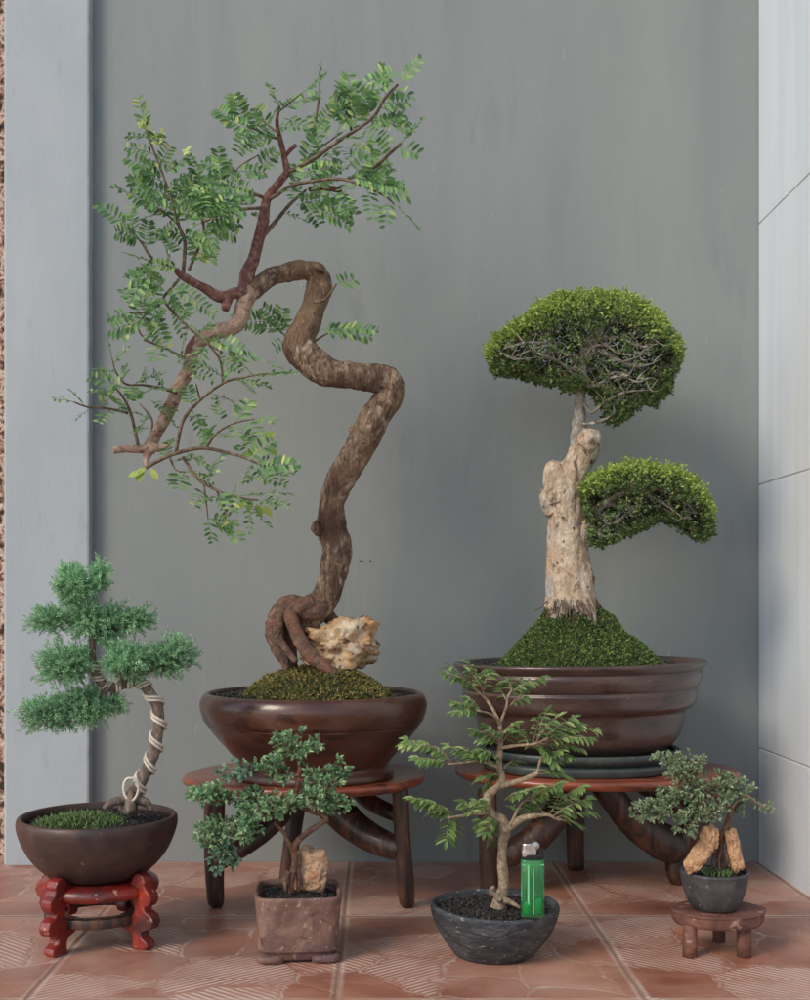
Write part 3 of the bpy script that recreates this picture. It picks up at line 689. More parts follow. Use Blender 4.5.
# low left
frondbranch([([(184,358,1.8),(165,348,1.5),(144,340,1.1)], 1.40, 1.38, 0), ([(177,393,2),(160,388,1.7),(143,385,1.5),(126,384,1.3),(116,372,1),(112,358,.8)], 1.40, 1.36, 11),
             ([(138,445,2.2),(131,414,1.9),(123,397,1.5),(112,384,1)], 1.39, 1.36, 16), ([(128,413,1.8),(106,408,1.6),(88,407,1.2),(74,402,.9)], 1.385, 1.35, 9),
             ([(150,440,1.5),(152,420,1.3),(140,404,1)], 1.40, 1.42, 14)],
            [(125,388,90,372,1.36),(130,386,165,368,1.37),(126,386,100,392,1.36),(140,388,185,388,1.37),(150,428,132,428,1.38),(150,400,180,412,1.40)], fl=(20, 34), ll=12)
frondbranch([([(176,452,2.4),(183,421,2.2),(198,402,2),(223,383,1.8),(245,377,1.3),(268,373,1)], 1.39, 1.35, 18), ([(223,383,1.6),(220,360,1.4),(208,344,1.1)], 1.38, 1.36, 14), ([(200,400,1.3),(196,384,1)], 1.38, 1.37, 0)],
            [(240,378,298,368,1.36),(235,380,272,384,1.36),(226,360,255,350,1.36),(215,355,240,370,1.37),(262,360,290,372,1.38),(192,410,206,440,1.39),(205,398,220,400,1.38),(178,362,215,375,1.38)], fl=(24, 36), ll=12)
frondbranch([([(147,467,2.6),(158,461,2.6),(174,454,2.6),(201,448,2.4),(229,453,2),(248,459,1.7),(266,468,1.3)], 1.39, 1.34, 22), ([(206,448,1.8),(217,433,1.5),(235,423,1.2),(254,419,.9)], 1.38, 1.35, 10),
             ([(183,457,2.2),(198,479,1.9),(217,490,1.6),(241,498,1.5),(258,500,1.1)], 1.385, 1.34, 20), ([(204,485,1.4),(206,500,1.1),(208,519,.8)], 1.37, 1.36, 40), ([(217,491,1.3),(227,516,.8)], 1.37, 1.36, 40),
             ([(170,458,1.4),(176,470,1),(186,472,.8)], 1.39, 1.38, 12)],
            [(248,460,272,434,1.34),(256,464,296,460,1.34),(250,470,300,458,1.34),(245,475,285,480,1.35),(238,496,268,520,1.34),(240,496,292,488,1.34),(262,478,296,470,1.33),(235,490,228,506,1.35),(190,474,214,480,1.37),(262,500,290,500,1.34),
             (210,518,232,524,1.36)], fl=(20, 32), ll=13)
sp_ = MB()
for (x, y, dx, dy) in ((146,468,-18,10),(144,470,-10,16),(150,468,8,12),(142,472,-16,4),(262,438,10,-4),(258,446,-8,8),(266,446,10,8),(254,452,-10,3),(248,500,-10,8),(256,504,6,14),(262,506,12,12),(252,498,-4,14)):
    leaf(sp_, P(x, y, 1.37), P(x+dx, y+dy, 1.37)-P(x, y, 1.37), Vector((0, -1, .4))+rv(.3), 15*1.37/F, 8*1.37/F, .1, .1)
sp_.build('foliage', M['crowntip'], t1, smooth=False)
rock('rock', 'cream and orange limestone gripped by the roots of the tallest bonsai', P(340, 644, 1.455), (.046, .030, .0290), M['rock1'], 3.3, (4, -6, 8), .5, 1.7)

# ================================================================== TREE 2 pale trunk, dense crowns
T2 = Vector((P(579, 700, 1.53).x, 1.53, .157))
dc = empty('saucer', (T2.x, T2.y, .157), 'dark double-rimmed oval tray between the slab table and the wide stepped pot', 'tray')
pot_mesh('tray_body', smooth_prof([(.090, 0), (.120, 0), (.126, .004), (.127, .011), (.123, .0135), (.119, .014), (.119, .0145), (.124, .017), (.130, .021), (.131, .0265), (.128, .0285), (.122, .027), (.112, .0235), (.0001, .0230)], 3), (T2.x, T2.y, .157), M['dish'], dc, n=96, sy=.85)
t2 = empty('bonsai_tree', (T2.x, T2.y, .181), 'pale thick-trunked bonsai with two dense clipped green crowns in a wide stepped brown pot', 'bonsai', BG)
z0 = .181
pr = [(.085, 0), (.100, 0), (.110, .004), (.122, .013), (.131, .028), (.136, .048), (.1385, .056), (.1450, .0605), (.1500, .066), (.1520, .076), (.1535, .0835), (.1515, .0865), (.1540, .090), (.1580, .100), (.1590, .1075), (.1572, .1105), (.1600, .1135), (.1640, .1190), (.1640, .1225), (.1600, .1240), (.1540, .121), (.150, .112), (.148, .105), (.0001, .100)]
pot_mesh('pot', smooth_prof([(a, b*.117/.124) for a, b in pr], 3), (T2.x, T2.y, z0), M['glaze2'], t2, n=128, sy=.86, wob=.008, wfreq=5, zw=lambda a, r, z: (.0025*math.cos(a) if z > .05 else 0))
soil_bed(t2, (T2.x, T2.y), .149, .127, .291, 2300, .0024, .006)
mc = P(578, 668, 1.52)
moss_mound(t2, (mc.x, 1.50), .109, .094, .289, .100, 17000, .0044, M['moss2'], top=(-.008, .0), expo=1.08, lump=.3)
tr = MB()
tube(tr, px([(572,640,36),(572,626,31),(571,608,26.5),(570,592,23.5),(568,560,20.5),(566,537,19.5),(564,511,18.5),(562,490,18.5),(560,474,16),(558,466,11)], 1.50, 1.50, n=16), 80, .085, 95, gnarl=.22, ridges=4, zs=.4)
tube(tr, px([(566,500,15),(571,478,15),(578,462,13.5),(586,446,14),(590,438,13.5),(593,434,10)], 1.495, 1.49, n=14), 60, .11, 100, gnarl=.22, zs=.4)
tube(tr, px([(562,500,13),(557,484,13),(554,472,11.5),(553,465,8.5),(553,462,5)], 1.492, 1.488, n=10), 48, .12, 100, gnarl=.25, zs=.5)
tube(tr, px([(552,512,7),(547,504,6.5),(544,496,5.5),(543,490,3.5)], 1.495, 1.49, n=8), 30, .14, 100, gnarl=.3)
tube(tr, px([(578,540,9),(586,528,7.5),(591,516,6),(598,508,4.5)], 1.49, 1.485, n=8), 30, .12, 100, gnarl=.25)
tube(tr, px([(586,446,12),(592,438,11),(596,433,8)], 1.482, 1.475, n=8), 36, .16, 110, gnarl=.3)
tr.build('trunk', M['pale'], t2)
rtb = MB()
for k in range(46):
    a = R.uniform(math.pi, 2*math.pi); c0 = P(571, 607, 1.50); rr = .033
    p = c0+Vector((math.cos(a)*rr*.98, math.sin(a)*rr*.95, R.uniform(-.004, .012)))
    q = p+Vector((math.cos(a)*.010+R.uniform(-.006, .006), math.sin(a)*.010, -R.uniform(.010, .020)))
    tube(rtb, [(p, .0007), (p.lerp(q, .5)+rv(.002), .001), (q, .0006)], 5)
rtb.build('surface_roots', M['brownbark'], t2)
b = MB()
tube(b, px([(579,458,9),(578,442,8.5),(579,430,7.8),(579,420,6.8),(580,405,5.4),(581,389,5.2),(583,370,4.6),(583,357,4)], 1.49, 1.49, n=6), 16, .16, 120, gnarl=.2)
def lb(pts, Y0, Y1):
    pts = [(x+R.uniform(-2, 2)*(i > 0), y+R.uniform(-2.5, 2.5)*(i > 0), r*(.85 if i < len(pts)-1 else .4)) for i, (x, y, r) in enumerate(pts)]
    tube(b, px(pts, Y0, Y1, 5), 8, .14, 150, gnarl=.3)
    for k in range(1, len(pts)):       # side twigs
        for _ in range(3):
            x, y, r = pts[k]; Yk = Y0+(Y1-Y0)*k/(len(pts)-1); dx = R.choice((-1, 1))*R.uniform(6, 14); dy = R.uniform(-16, 4)
            tube(b, px([(x, y, .7), (x+dx*.5, y+dy*.6+R.uniform(-2, 2), .5), (x+dx, y+dy, .3)], Yk, Yk+R.uniform(-.02, .02), 3), 4)
lb([(583,362,3.2),(575,357,2.8),(562,352,2.4),(546,345,2),(525,345,1.4),(505,350,1)], 1.49, 1.43)
lb([(584,362,3.2),(590,357,2.8),(597,353,2.4),(610,357,2.2),(632,365,1.8),(654,366,1.2)], 1.48, 1.42)
lb([(583,358,3),(586,345,2.4),(602,338,2),(621,340,1.8),(640,346,1.4),(658,345,1)], 1.49, 1.43)
lb([(582,378,2.6),(592,388,2.2),(610,380,1.8),(628,374,1.2)], 1.48, 1.42)
lb([(581,398,2.4),(590,410,2),(604,400,1.6),(626,392,1.4),(648,392,1)], 1.49, 1.43)
lb([(583,424,2.2),(597,424,2),(612,416,1.6),(613,405,1.2),(624,398,1)], 1.48, 1.46)
lb([(581,384,2.2),(570,376,1.8),(556,370,1.4),(540,372,1)], 1.50, 1.54)
lb([(582,366,2.4),(572,366,1.8),(548,360,1.5),(520,362,1)], 1.49, 1.44)
lb([(583,358,2.8),(580,340,2.2),(566,325,1.6),(550,318,1)], 1.50, 1.53)
lb([(584,356,2.8),(596,335,2),(610,322,1.6),(630,315,1)], 1.50, 1.50)
lb([(582,372,2),(600,370,1.6),(616,392,1.3),(634,400,1)], 1.50, 1.55)
lb([(584,360,2.2),(592,348,1.8),(606,346,1.5),(622,352,1.2),(644,352,.9)], 1.47, 1.42)
lb([(582,384,2),(570,372,1.5),(556,362,1.2),(536,356,.9)], 1.48, 1.42)
lb([(583,374,2),(598,384,1.6),(614,372,1.3),(634,380,1),(650,376,.8)], 1.47, 1.42)
lb([(610,357,1.6),(622,362,1.2),(640,358,.9)], 1.45, 1.42)
lb([(546,345,1.4),(530,350,1.1),(512,358,.8)], 1.46, 1.42)
ub = b.build('branch', M['greybark'], t2)

def poly_dist(pts, poly):
    poly = np.array(poly, float); A = poly; B = np.roll(poly, -1, 0)
    x, y = pts[:, 0], pts[:, 1]
    inside = np.zeros(len(pts), bool); dmin = np.full(len(pts), 1e9)
    for a, b_ in zip(A, B):
        cond = ((a[1] > y) != (b_[1] > y)); 
        with np.errstate(divide='ignore', invalid='ignore'):
            xi = (b_[0]-a[0])*(y-a[1])/(b_[1]-a[1])+a[0]
        inside ^= cond & (x < xi)
        ab = b_-a; t = np.clip(((pts-a)@ab)/(ab@ab), 0, 1)
        d = np.linalg.norm(pts-(a+t[:, None]*ab), axis=1); dmin = np.minimum(dmin, d)
    return inside, dmin
rs = np.random.RandomState(3)
def crown(branchobj, poly, Yc, Dp, Rr, n, front_y, shell=.34, interior=.26, L=4.5, ytip=None, yspan=26, lump=5.0):
    """leaves in the shell of an inflated outline; the underside stays open and shows limbs"""
    xs = [p[0] for p in poly]; ys = [p[1] for p in poly]
    lm, tm, sm = MB(), MB(), MB(); cnt = 0
    # top outline per x
    while cnt < n:
        m = 4000
        q = np.c_[rs.uniform(min(xs), max(xs), m), rs.uniform(min(ys), max(ys), m)]
        wv = np.array([noise.noise(Vector((a*.07, b_*.07, 1.3)))+.8*noise.noise(Vector((a*.23, b_*.23, 4.3))) for a, b_ in q])
        ins, d = poly_dist(q, poly)
        d = d+wv*lump
        h = Dp*np.sqrt(np.clip(1-(1-np.clip(d/Rr, 0, 1))**2, 0, 1))
        w = rs.uniform(-1, 1, m)
        for i in range(m):
            if not ins[i] or d[i] < 0: continue
            x, y = q[i]
            a = abs(w[i]); near = min(d[i]/Rr, 1)
            depth = min(d[i], (1-a)*h[i]/Dp*Rr*1.0+0)       # how deep below the surface, in px
            t_top = front_y(x)
            isint = depth > shell*Rr
            if w[i] < .15 and y > t_top and near > .22 and rs.rand() > .06+.30*(noise.noise(Vector((x*.09, y*.09, 7))) > .12): continue
            if isint and rs.rand() > interior: continue
            if not isint and w[i] < .2 and noise.noise(Vector((x*.13, y*.13, w[i]*4))) < -.3: continue
            Y = Yc+w[i]*h[i]
            p = P(x, y, Y)
            top = ytip(x) if ytip else min(ys)
            istip = (y-top) < yspan*rs.uniform(.2, 1.15) and d[i] < 26
            nd = Vector((rs.uniform(-1, 1)+(x-sum(xs)/len(xs))*.012, rs.uniform(-1, 1)+w[i], rs.uniform(-.5, 1.1)))
            tgt = tm if istip else lm
            s = Y/F*L
            for _ in range(2):
                tinyleaf(tgt, p+rv(.0025), nd+rv(.7), Vector((0, -.5, 1))+rv(1.0), s*rs.uniform(.7, 1.35), s*rs.uniform(.45, .75))
            if rs.rand() < .10:
                e = p+Vector((rs.uniform(-.6, .6)-(x-sum(xs)/len(xs))*.02, -w[i], (.9 if y > top+40 else -.9)))*.008
                tube(sm, [(p, .0003), (p.lerp(e, .5)+rv(.001), .0004), (e, .0005)], 3, cap=False)
            cnt += 1
            if cnt >= n: break
    for _ in range(90):
        x = rs.uniform(min(xs)+4, max(xs)-4); y = top_y = (ytip(x) if ytip else min(ys)); Y = Yc+rs.uniform(-.7, .6)*Dp*.8
        y += abs(Y-Yc)/Dp*18+2
        a = P(x, y, Y); e = a+Vector((rs.uniform(-1, 1), rs.uniform(-.8, .4), rs.uniform(.5, 1.5))).normalized()*rs.uniform(.006, .014)
        tube(sm, [(a, .0004), (e, .0003)], 3, cap=False)
        for k in range(5):
            tinyleaf(tm, a.lerp(e, .3+.7*k/4), rv(1)+Vector((0, 0, .6)), rv(1), .0055, .0032)
    lm.build('foliage', M['crown'], branchobj, smooth=False)
    tm.build('foliage', M['crowntip'], branchobj, smooth=False)
    sm.build('twigs', M['twig'], branchobj)
polyA = [(488,362),(487,348),(495,336),(508,326),(522,318),(540,303),(556,295),(580,291),(605,291),(628,293),(645,303),(660,314),(672,328),(681,345),(681,358),(676,370),(672,380),(668,396),(655,408),(642,404),(632,414),(618,427),(606,424),(600,408),(594,398),(588,390),(570,392),(556,388),(540,386),(524,378),(505,376),(492,376)]
def topA(x):
    pts = [(487,350),(508,326),(522,318),(540,303),(556,295),(580,291),(605,291),(628,293),(645,303),(660,314),(672,328),(681,345)]
    for a, b_ in zip(pts, pts[1:]):
        if a[0] <= x <= b_[0]: return a[1]+(b_[1]-a[1])*(x-a[0])/(b_[0]-a[0])
    return 350
def frontA(x): return 326+ (18 if x < 520 else 0) + max(0, (x-640)*.9) + 5*math.sin(x*.13)
crown(ub, polyA, 1.50, .085, 46, 13500, frontA, ytip=topA)
b = MB()
lb([(579,540,6),(587,528,5.5),(592,515,4.5),(604,503,3.6),(625,494,2.8),(650,490,2),(680,498,1.4),(698,512,1)], 1.49, 1.46)
lb([(594,512,3),(600,520,2),(612,522,1.5),(630,512,1.2)], 1.48, 1.45)
lb([(606,502,2.6),(618,506,2),(640,506,1.5),(668,506,1)], 1.48, 1.50)
lb([(589,524,2.4),(596,532,1.6),(606,536,1)], 1.47, 1.45)
lb([(640,492,1.8),(660,502,1.4),(684,520,1)], 1.47, 1.44)
lbo = b.build('branch', M['greybark'], t2)
polyB = [(582,497),(584,482),(592,475),(605,471),(618,466),(632,462),(650,463),(676,467),(692,477),(704,490),(711,503),(714,520),(712,535),(704,541),(694,540),(684,531),(672,524),(660,521),(648,528),(638,532),(626,536),(612,544),(600,547),(591,545),(589,525),(586,510)]
def topB(x):
    pts = [(582,490),(592,475),(605,471),(632,462),(650,463),(676,467),(692,477),(704,490),(714,515)]
    for a, b_ in zip(pts, pts[1:]):
        if a[0] <= x <= b_[0]: return a[1]+(b_[1]-a[1])*(x-a[0])/(b_[0]-a[0])
    return 490
def frontB(x): return 491+max(0, (x-670)*.6)+4*math.sin(x*.16)
crown(lbo, polyB, 1.48, .065, 30, 7200, frontB, ytip=topB, yspan=18, lump=4)

# ================================================================== TREE 3 juniper
SJ = Vector((P(98, 900, 1.295).x, 1.295, 0))
st = empty('carved_stand', SJ, 'carved red lacquered stand with scalloped legs under the wired juniper', 'stand')
mb = MB(); lathe(mb, [(.022, .0690), (.022, .064), (.046, .0555), (.0600, .0540), (.0655, .0560), (.0670, .0610), (.0650, .0660), (.0600, .0690), (.050, .0700), (.036, .0695)], SJ, 72, closed=True, wob=.01); mb.build('top_ring', M['red'], st)
mb = MB(); lathe(mb, [(.044, .026), (.044, .036), (.0575, .036), (.0580, .026)], SJ, 60, closed=True); bevel(mb.build('lower_ring', M['leg'], st), .001)
LP = [(.062,0),(.080,0),(.0850,.0035),(.0835,.0090),(.0760,.0130),(.0750,.0180),(.0800,.0205),(.0890,.0240),(.0920,.0310),(.0890,.0385),(.0810,.0420),(.0795,.0455),(.0850,.0475),(.0890,.0530),(.0885,.0600),(.0830,.0650),(.0800,.0690),(.0810,.0740),(.0775,.0800),(.0700,.0820),(.0640,.0790),(.0615,.0720),(.056,.0695),(.054,.0560),(.0590,.0530),(.0640,.0490),(.0660,.0430),(.0640,.0370),(.0575,.0345),(.0500,.0365),(.0440,.0350),(.0420,.0290),(.0450,.0220),(.0530,.0190),(.0600,.0170),(.0635,.0110),(.0625,.0050)]
for az in (-117, -31, 61, 149):
    a = math.radians(az); d = Vector((math.cos(a), math.sin(a), 0)); s = Vector((-math.sin(a), math.cos(a), 0))*.0070
    n = len(LP); mb = MB()
    vs = [SJ+d*(r-.006)+Vector((0, 0, z))+s for r, z in LP]+[SJ+d*(r-.006)+Vector((0, 0, z))-s for r, z in LP]
    mb.add(vs, [tuple(range(n)), tuple(range(2*n-1, n-1, -1))]+[(i, n+i, n+(i+1) % n, (i+1) % n) for i in range(n)])
    bevel(mb.build('leg', M['red'], st, smooth=False), .0016, 2)
T3 = Vector((SJ.x-.0015, 1.30, .0700))
t3 = empty('bonsai_tree', T3, 'blue-green juniper with its curved trunk wrapped in cream wire, in a dark brown bowl', 'bonsai', BG)
pr = [(.030, .002), (.034, 0), (.046, .0005), (.053, .003), (.066, .014), (.0770, .028), (.0840, .043), (.0875, .055), (.0880, .062), (.0865, .0665), (.0835, .0675), (.0815, .0655), (.0800, .060), (.0760, .054), (.0001, .050)]
pot_mesh('pot', smooth_prof(pr, 3), T3, M['bowl'], t3, n=110, wob=.008, wfreq=8)
soil_bed(t3, (T3.x, T3.y), .0785, .0785, .1285, 1100, .0021, .004)
zf = moss_mound(t3, (T3.x-.016, T3.y-.012), .052, .048, .1285, .009, 2200, .0035, M['moss2'], expo=2.5)
gm = MB()
for _ in range(620):
    a = R.uniform(0, 6.28); r = math.sqrt(R.random())
    x = T3.x-.016+.052*r*math.cos(a); y = T3.y-.014+.048*r*math.sin(a)
    tinyleaf(gm, Vector((x, y, zf(x, y)-.001)), Vector((R.uniform(-.8, .8), R.uniform(-.8, .8), .8)), rv(1), R.uniform(.005, .010), .0011)
gm.build('grass_tufts', M['grass'], t3, smooth=False)
tr = MB()
jt = px([(128,812,8),(131,802,8.5),(140,783,6.4),(151,762,6.0),(157,738,5.7),(159,714,5.8),(153,697,5.6),(141,683,4.8),(129,683,4.4),(113,688,4.2),(100,681,4),(93,660,3.6),(92,636,3),(88,610,2.6),(82,584,1.8)], 1.30, 1.27, n=8)
tube(tr, jt, 22, .12, 110, gnarl=.2, ridges=4)
tube(tr, px([(134,798,6),(122,800,5),(112,803,4),(104,808,2.5)], 1.30, 1.28, 6), 14, .14, 100, gnarl=.2)
tube(tr, px([(134,798,6),(146,803,4.5),(152,810,2.5)], 1.30, 1.29, 6), 14, .14, 100)
tube(tr, px([(130,794,6),(130,804,5),(131,812,4)], 1.29, 1.275, 6), 14, .14, 100)
jtr = tr.build('trunk', M['junbark'], t3)
# wire windings
def winding(path, i0, i1, pitch, phase, gap, r_w, mbx):
    pts = []; ang = phase
    u = None
    seg = path[i0:i1]
    for i in range(len(seg)-1):
        a, b_ = seg[i][0], seg[i+1][0]; t = (b_-a).normalized(); l = (b_-a).length
        if u is None: u = t.orthogonal().normalized()
        sub = 8
        for k in range(sub):
            f = k/sub; p = a.lerp(b_, f)+t*gap; r = seg[i][1]*(1-f)+seg[i+1][1]*f+r_w*.8
            u = (u-t*u.dot(t)).normalized(); w = t.cross(u)
            pts.append((p+u*math.cos(ang)*r+w*math.sin(ang)*r, r_w)); ang -= 2*math.pi*l/sub/pitch
    tube(mbx, pts, 6)
wm = MB()
for g in (0, .0042): winding(jt, 12, 52, .0255, .4, g, .0017, wm)
for g in (0, .0036): winding(jt, 52, 88, .0135, .4, g, .0014, wm)
lp = [(132+7.5*math.cos(a)-1, 790+11.5*math.sin(a)-2*abs(math.cos(a)), 1.25) for a in [math.radians(q) for q in range(-90, 271, 20)]]
tube(wm, px([(x, y, r*1.2) for x, y, r in lp], 1.278, 1.283, 3), 6)
wm.build('training_wire', M['wire'], jtr)
pads = [((54,94,566,608),(80,590),95,1.27),((88,112,562,592),(86,588),26,1.275),((26,66,608,632),(86,618),42,1.265),((68,110,600,640),(88,618),75,1.275),((100,126,604,646),(90,632),46,1.28),((122,154,608,630),(92,636),34,1.285),
        ((36,92,644,686),(92,660),115,1.265),((102,152,640,680),(96,664),100,1.27),((150,198,634,676),(128,680),85,1.29),((12,74,700,732),(110,688),105,1.265),((60,106,688,730),(108,690),75,1.27),((100,124,694,720),(112,689),18,1.285)]
pads[7] = ((102,152,640,680),(118,684),100,1.27)
for bx, an, n, Y in pads:
    bm_, lm = MB(), MB()
    cen, rad = blob((bx[0]+1, bx[1]-1, bx[2]+1, bx[3]-1), 0, Y); a = P(an[0], an[1], 1.275)
    tube(bm_, catmull([(a, .0022), (a.lerp(cen, .5)+Vector((0, 0, -.004)), .0017), (cen, .001)], 5), 8, .1, 150)
    for _ in range(int(n*1.25)):
        while True:
            q = rv(1)
            if q.length < 1: break
        t = Vector((cen.x+q.x*rad[0]*1.0, cen.y+q.y*rad[1], cen.z+q.z*rad[2]*1.0))
        s = R.uniform(.3, .9); o_ = a.lerp(cen, s)
        tube(bm_, [(o_, .0006), (o_.lerp(t, .5)+rv(.003), .0005), (t, .0004)], 3, cap=False)
        d0 = (t-o_).normalized()
        for k in range(6):
            p = o_.lerp(t, R.uniform(.35, 1))
            sprig(lm, bm_, p+rv(.003), (d0*.5+rv(.8)+Vector((q.x*.5, -.1, .25+q.z*.3))).normalized(), .0105)
    br = bm_.build('branch', M['junbark'], t3); lm.build('foliage', M['jun'], br, smooth=False)

# ================================================================== TREE 4 square pot
T4 = Vector((P(298, 930, 1.245).x, 1.245, 0))
t4 = empty('bonsai_tree', T4, 'small sprawling bonsai with grey-green leaves in a worn squarish brown pot on the floor', 'bonsai', BG)
pr = [(.0310, .004), (.0345, .0025), (.0375, .004), (.0395, .010), (.0420, .0125), (.0425, .0150), (.0432, .030), (.0446, .056), (.0456, .0650), (.0452, .0680), (.0435, .0690), (.0418, .0680), (.0408, .064), (.0400, .058), (.0001, .0570)]
pot_mesh('pot', smooth_prof(pr, 3), T4, M['sqpot'], t4, n=120, power=5.5, wob=.02, wfreq=22, rot=math.radians(4))
for k in range(4):
    fm = MB()
    a = math.radians(4+45+90*k); cx_, cy_ = T4.x+math.cos(a)*.040, T4.y+math.sin(a)*.040
    lathe(fm, [(.0001, 0), (.011, 0), (.0145, .002), (.0155, .007), (.012, .0085), (.0001, .0085)], (cx_, cy_, 0), 28, power=3, rot=math.radians(4))
    fm.build('pot_foot', M['sqpot'], t4)
soil_bed(t4, (T4.x, T4.y), .0395, .0395, .0615, 900, .0016, .004, power=4)
tr = MB()
tube(tr, px([(291,893,2.4),(292,876,3.4),(295,862,3.3),(294,848,3.2),(300,839,2.9),(310,831,2.7),(319,825,2.5),(326,820,2.8),(324,816,2.4),(313,812,2.2),(300,806,2.2),(296,795,2.4),(298,782,2.5),(300,768,2.2),(300,752,1.5)], 1.23, 1.235, n=6), 14, .14, 140, gnarl=.2)
tube(tr, px([(293,850,3),(288,842,2.4),(284,833,2),(278,827,1.8),(274,822,1.2)], 1.23, 1.22, 5), 10, .14, 140)
tube(tr, px([(289,872,3),(285,880,2.4),(286,892,1.5)], 1.228, 1.22, 5), 10, .12, 140)
tube(tr, px([(296,864,3),(299,878,2.4),(298,892,1.8)], 1.232, 1.235, 5), 10, .12, 140)
tr.build('trunk', M['root'], t4)
C4 = [((272,322,728,762),(299,765),34,1.235,0),((253,292,756,784),(299,775),20,1.23,0),((215,256,760,779),(285,775),16,1.22,1),((304,350,758,786),(300,780),22,1.24,0),((288,336,778,810),(300,795),24,1.23,0),((318,352,795,814),(310,811),14,1.235,0),
      ((189,230,784,806),(262,806),22,1.215,0),((226,262,788,808),(290,806),14,1.22,0),((240,306,788,822),(298,806),34,1.215,0),((205,262,815,842),(285,812),30,1.21,0),((195,225,822,850),(250,826),16,1.205,0),((208,240,846,873),(226,832),18,1.205,1)]
for bx, an, n, Y, kind in C4:
    bm_, lm = MB(), MB(); cen, rad = blob(bx, 0, Y); a = P(an[0], an[1], 1.232); m_ = a.lerp(cen, .6)
    tube(bm_, catmull([(a, .0017), (a.lerp(m_, .5)+Vector((0, 0, -.003)), .0014), (m_, .0011)], 4), 7, .1, 150)
    twigs_to(bm_, lm, m_, cen, rad, int(n*1.25), .0068, .0038, .0006, .0046, start=.25, tipn=4)
    br = bm_.build('branch', M['redbark'], t4); lm.build('foliage', M['leaf4b'] if kind else M['leaf4'], br, smooth=False)
rock('rock', 'upright rough tan stone beside the trunk in the squarish brown pot', P(310, 871, 1.245), (.0178, .011, .0250), M['rock2'], 8.2, (0, 5, -14), .26, 1.5)

# ================================================================== TREE 5 round black bowl
T5 = Vector((P(494, 930, 1.243).x, 1.243, 0))
t5 = empty('bonsai_tree', T5, 'airy glossy-leaved bonsai with winding tan trunk in a rough black bowl beside the green lighter', 'bonsai', BG)
pr = [(.030, .002), (.034, 0), (.0415, .001), (.044, .004), (.050, .011), (.0590, .024), (.0650, .038), (.0675, .0470), (.0680, .0510), (.0665, .0535), (.0640, .0535), (.0620, .0510), (.0605, .0470), (.0580, .0440), (.0001, .0420)]
pot_mesh('pot', smooth_prof(pr, 3), T5, M['blackpot'], t5, n=110, wob=.035, wfreq=24, zw=lambda a, r, z: .0012*math.sin(2*a+1)*(z/.05))
soil_bed(t5, (T5.x, T5.y), .0595, .0595, .0465, 1100, .0021, .003)
tr = MB()
tube(tr, px([(499,908,7.5),(500,900,6.3),(504,886,5.2),(503,870,4.8),(502,856,4.6),(503,842,4.8),(505,830,5.2),(502,820,4.8),(491,814,4.6),(487,805,4.6),(489,795,4.4),(498,787,4),(502,778,3.4),(499,766,3.2),(500,752,2.8),(501,738,2.3),(500,724,2)], 1.235, 1.23, n=7), 18, .13, 130, gnarl=.2)
tube(tr, px([(498,787,3.2),(508,784,3),(520,781,2.8),(532,776,2.5),(538,773,2.2)], 1.232, 1.22, 5), 12, .1, 130)
tube(tr, px([(505,829,4.4),(514,824,4),(524,818,3.6),(536,816,3)], 1.235, 1.22, 5), 12, .12, 130, gnarl=.2)
tube(tr, px([(500,900,4),(494,894,2.5),(491,890,2.2),(494,887,1.6)], 1.228, 1.222, 5), 8, .1, 130)
tube(tr, px([(503,900,4),(512,903,2.5),(520,908,1.5)], 1.23, 1.225, 5), 8, .1, 130)
tr.build('trunk', M['bark5'], t5)
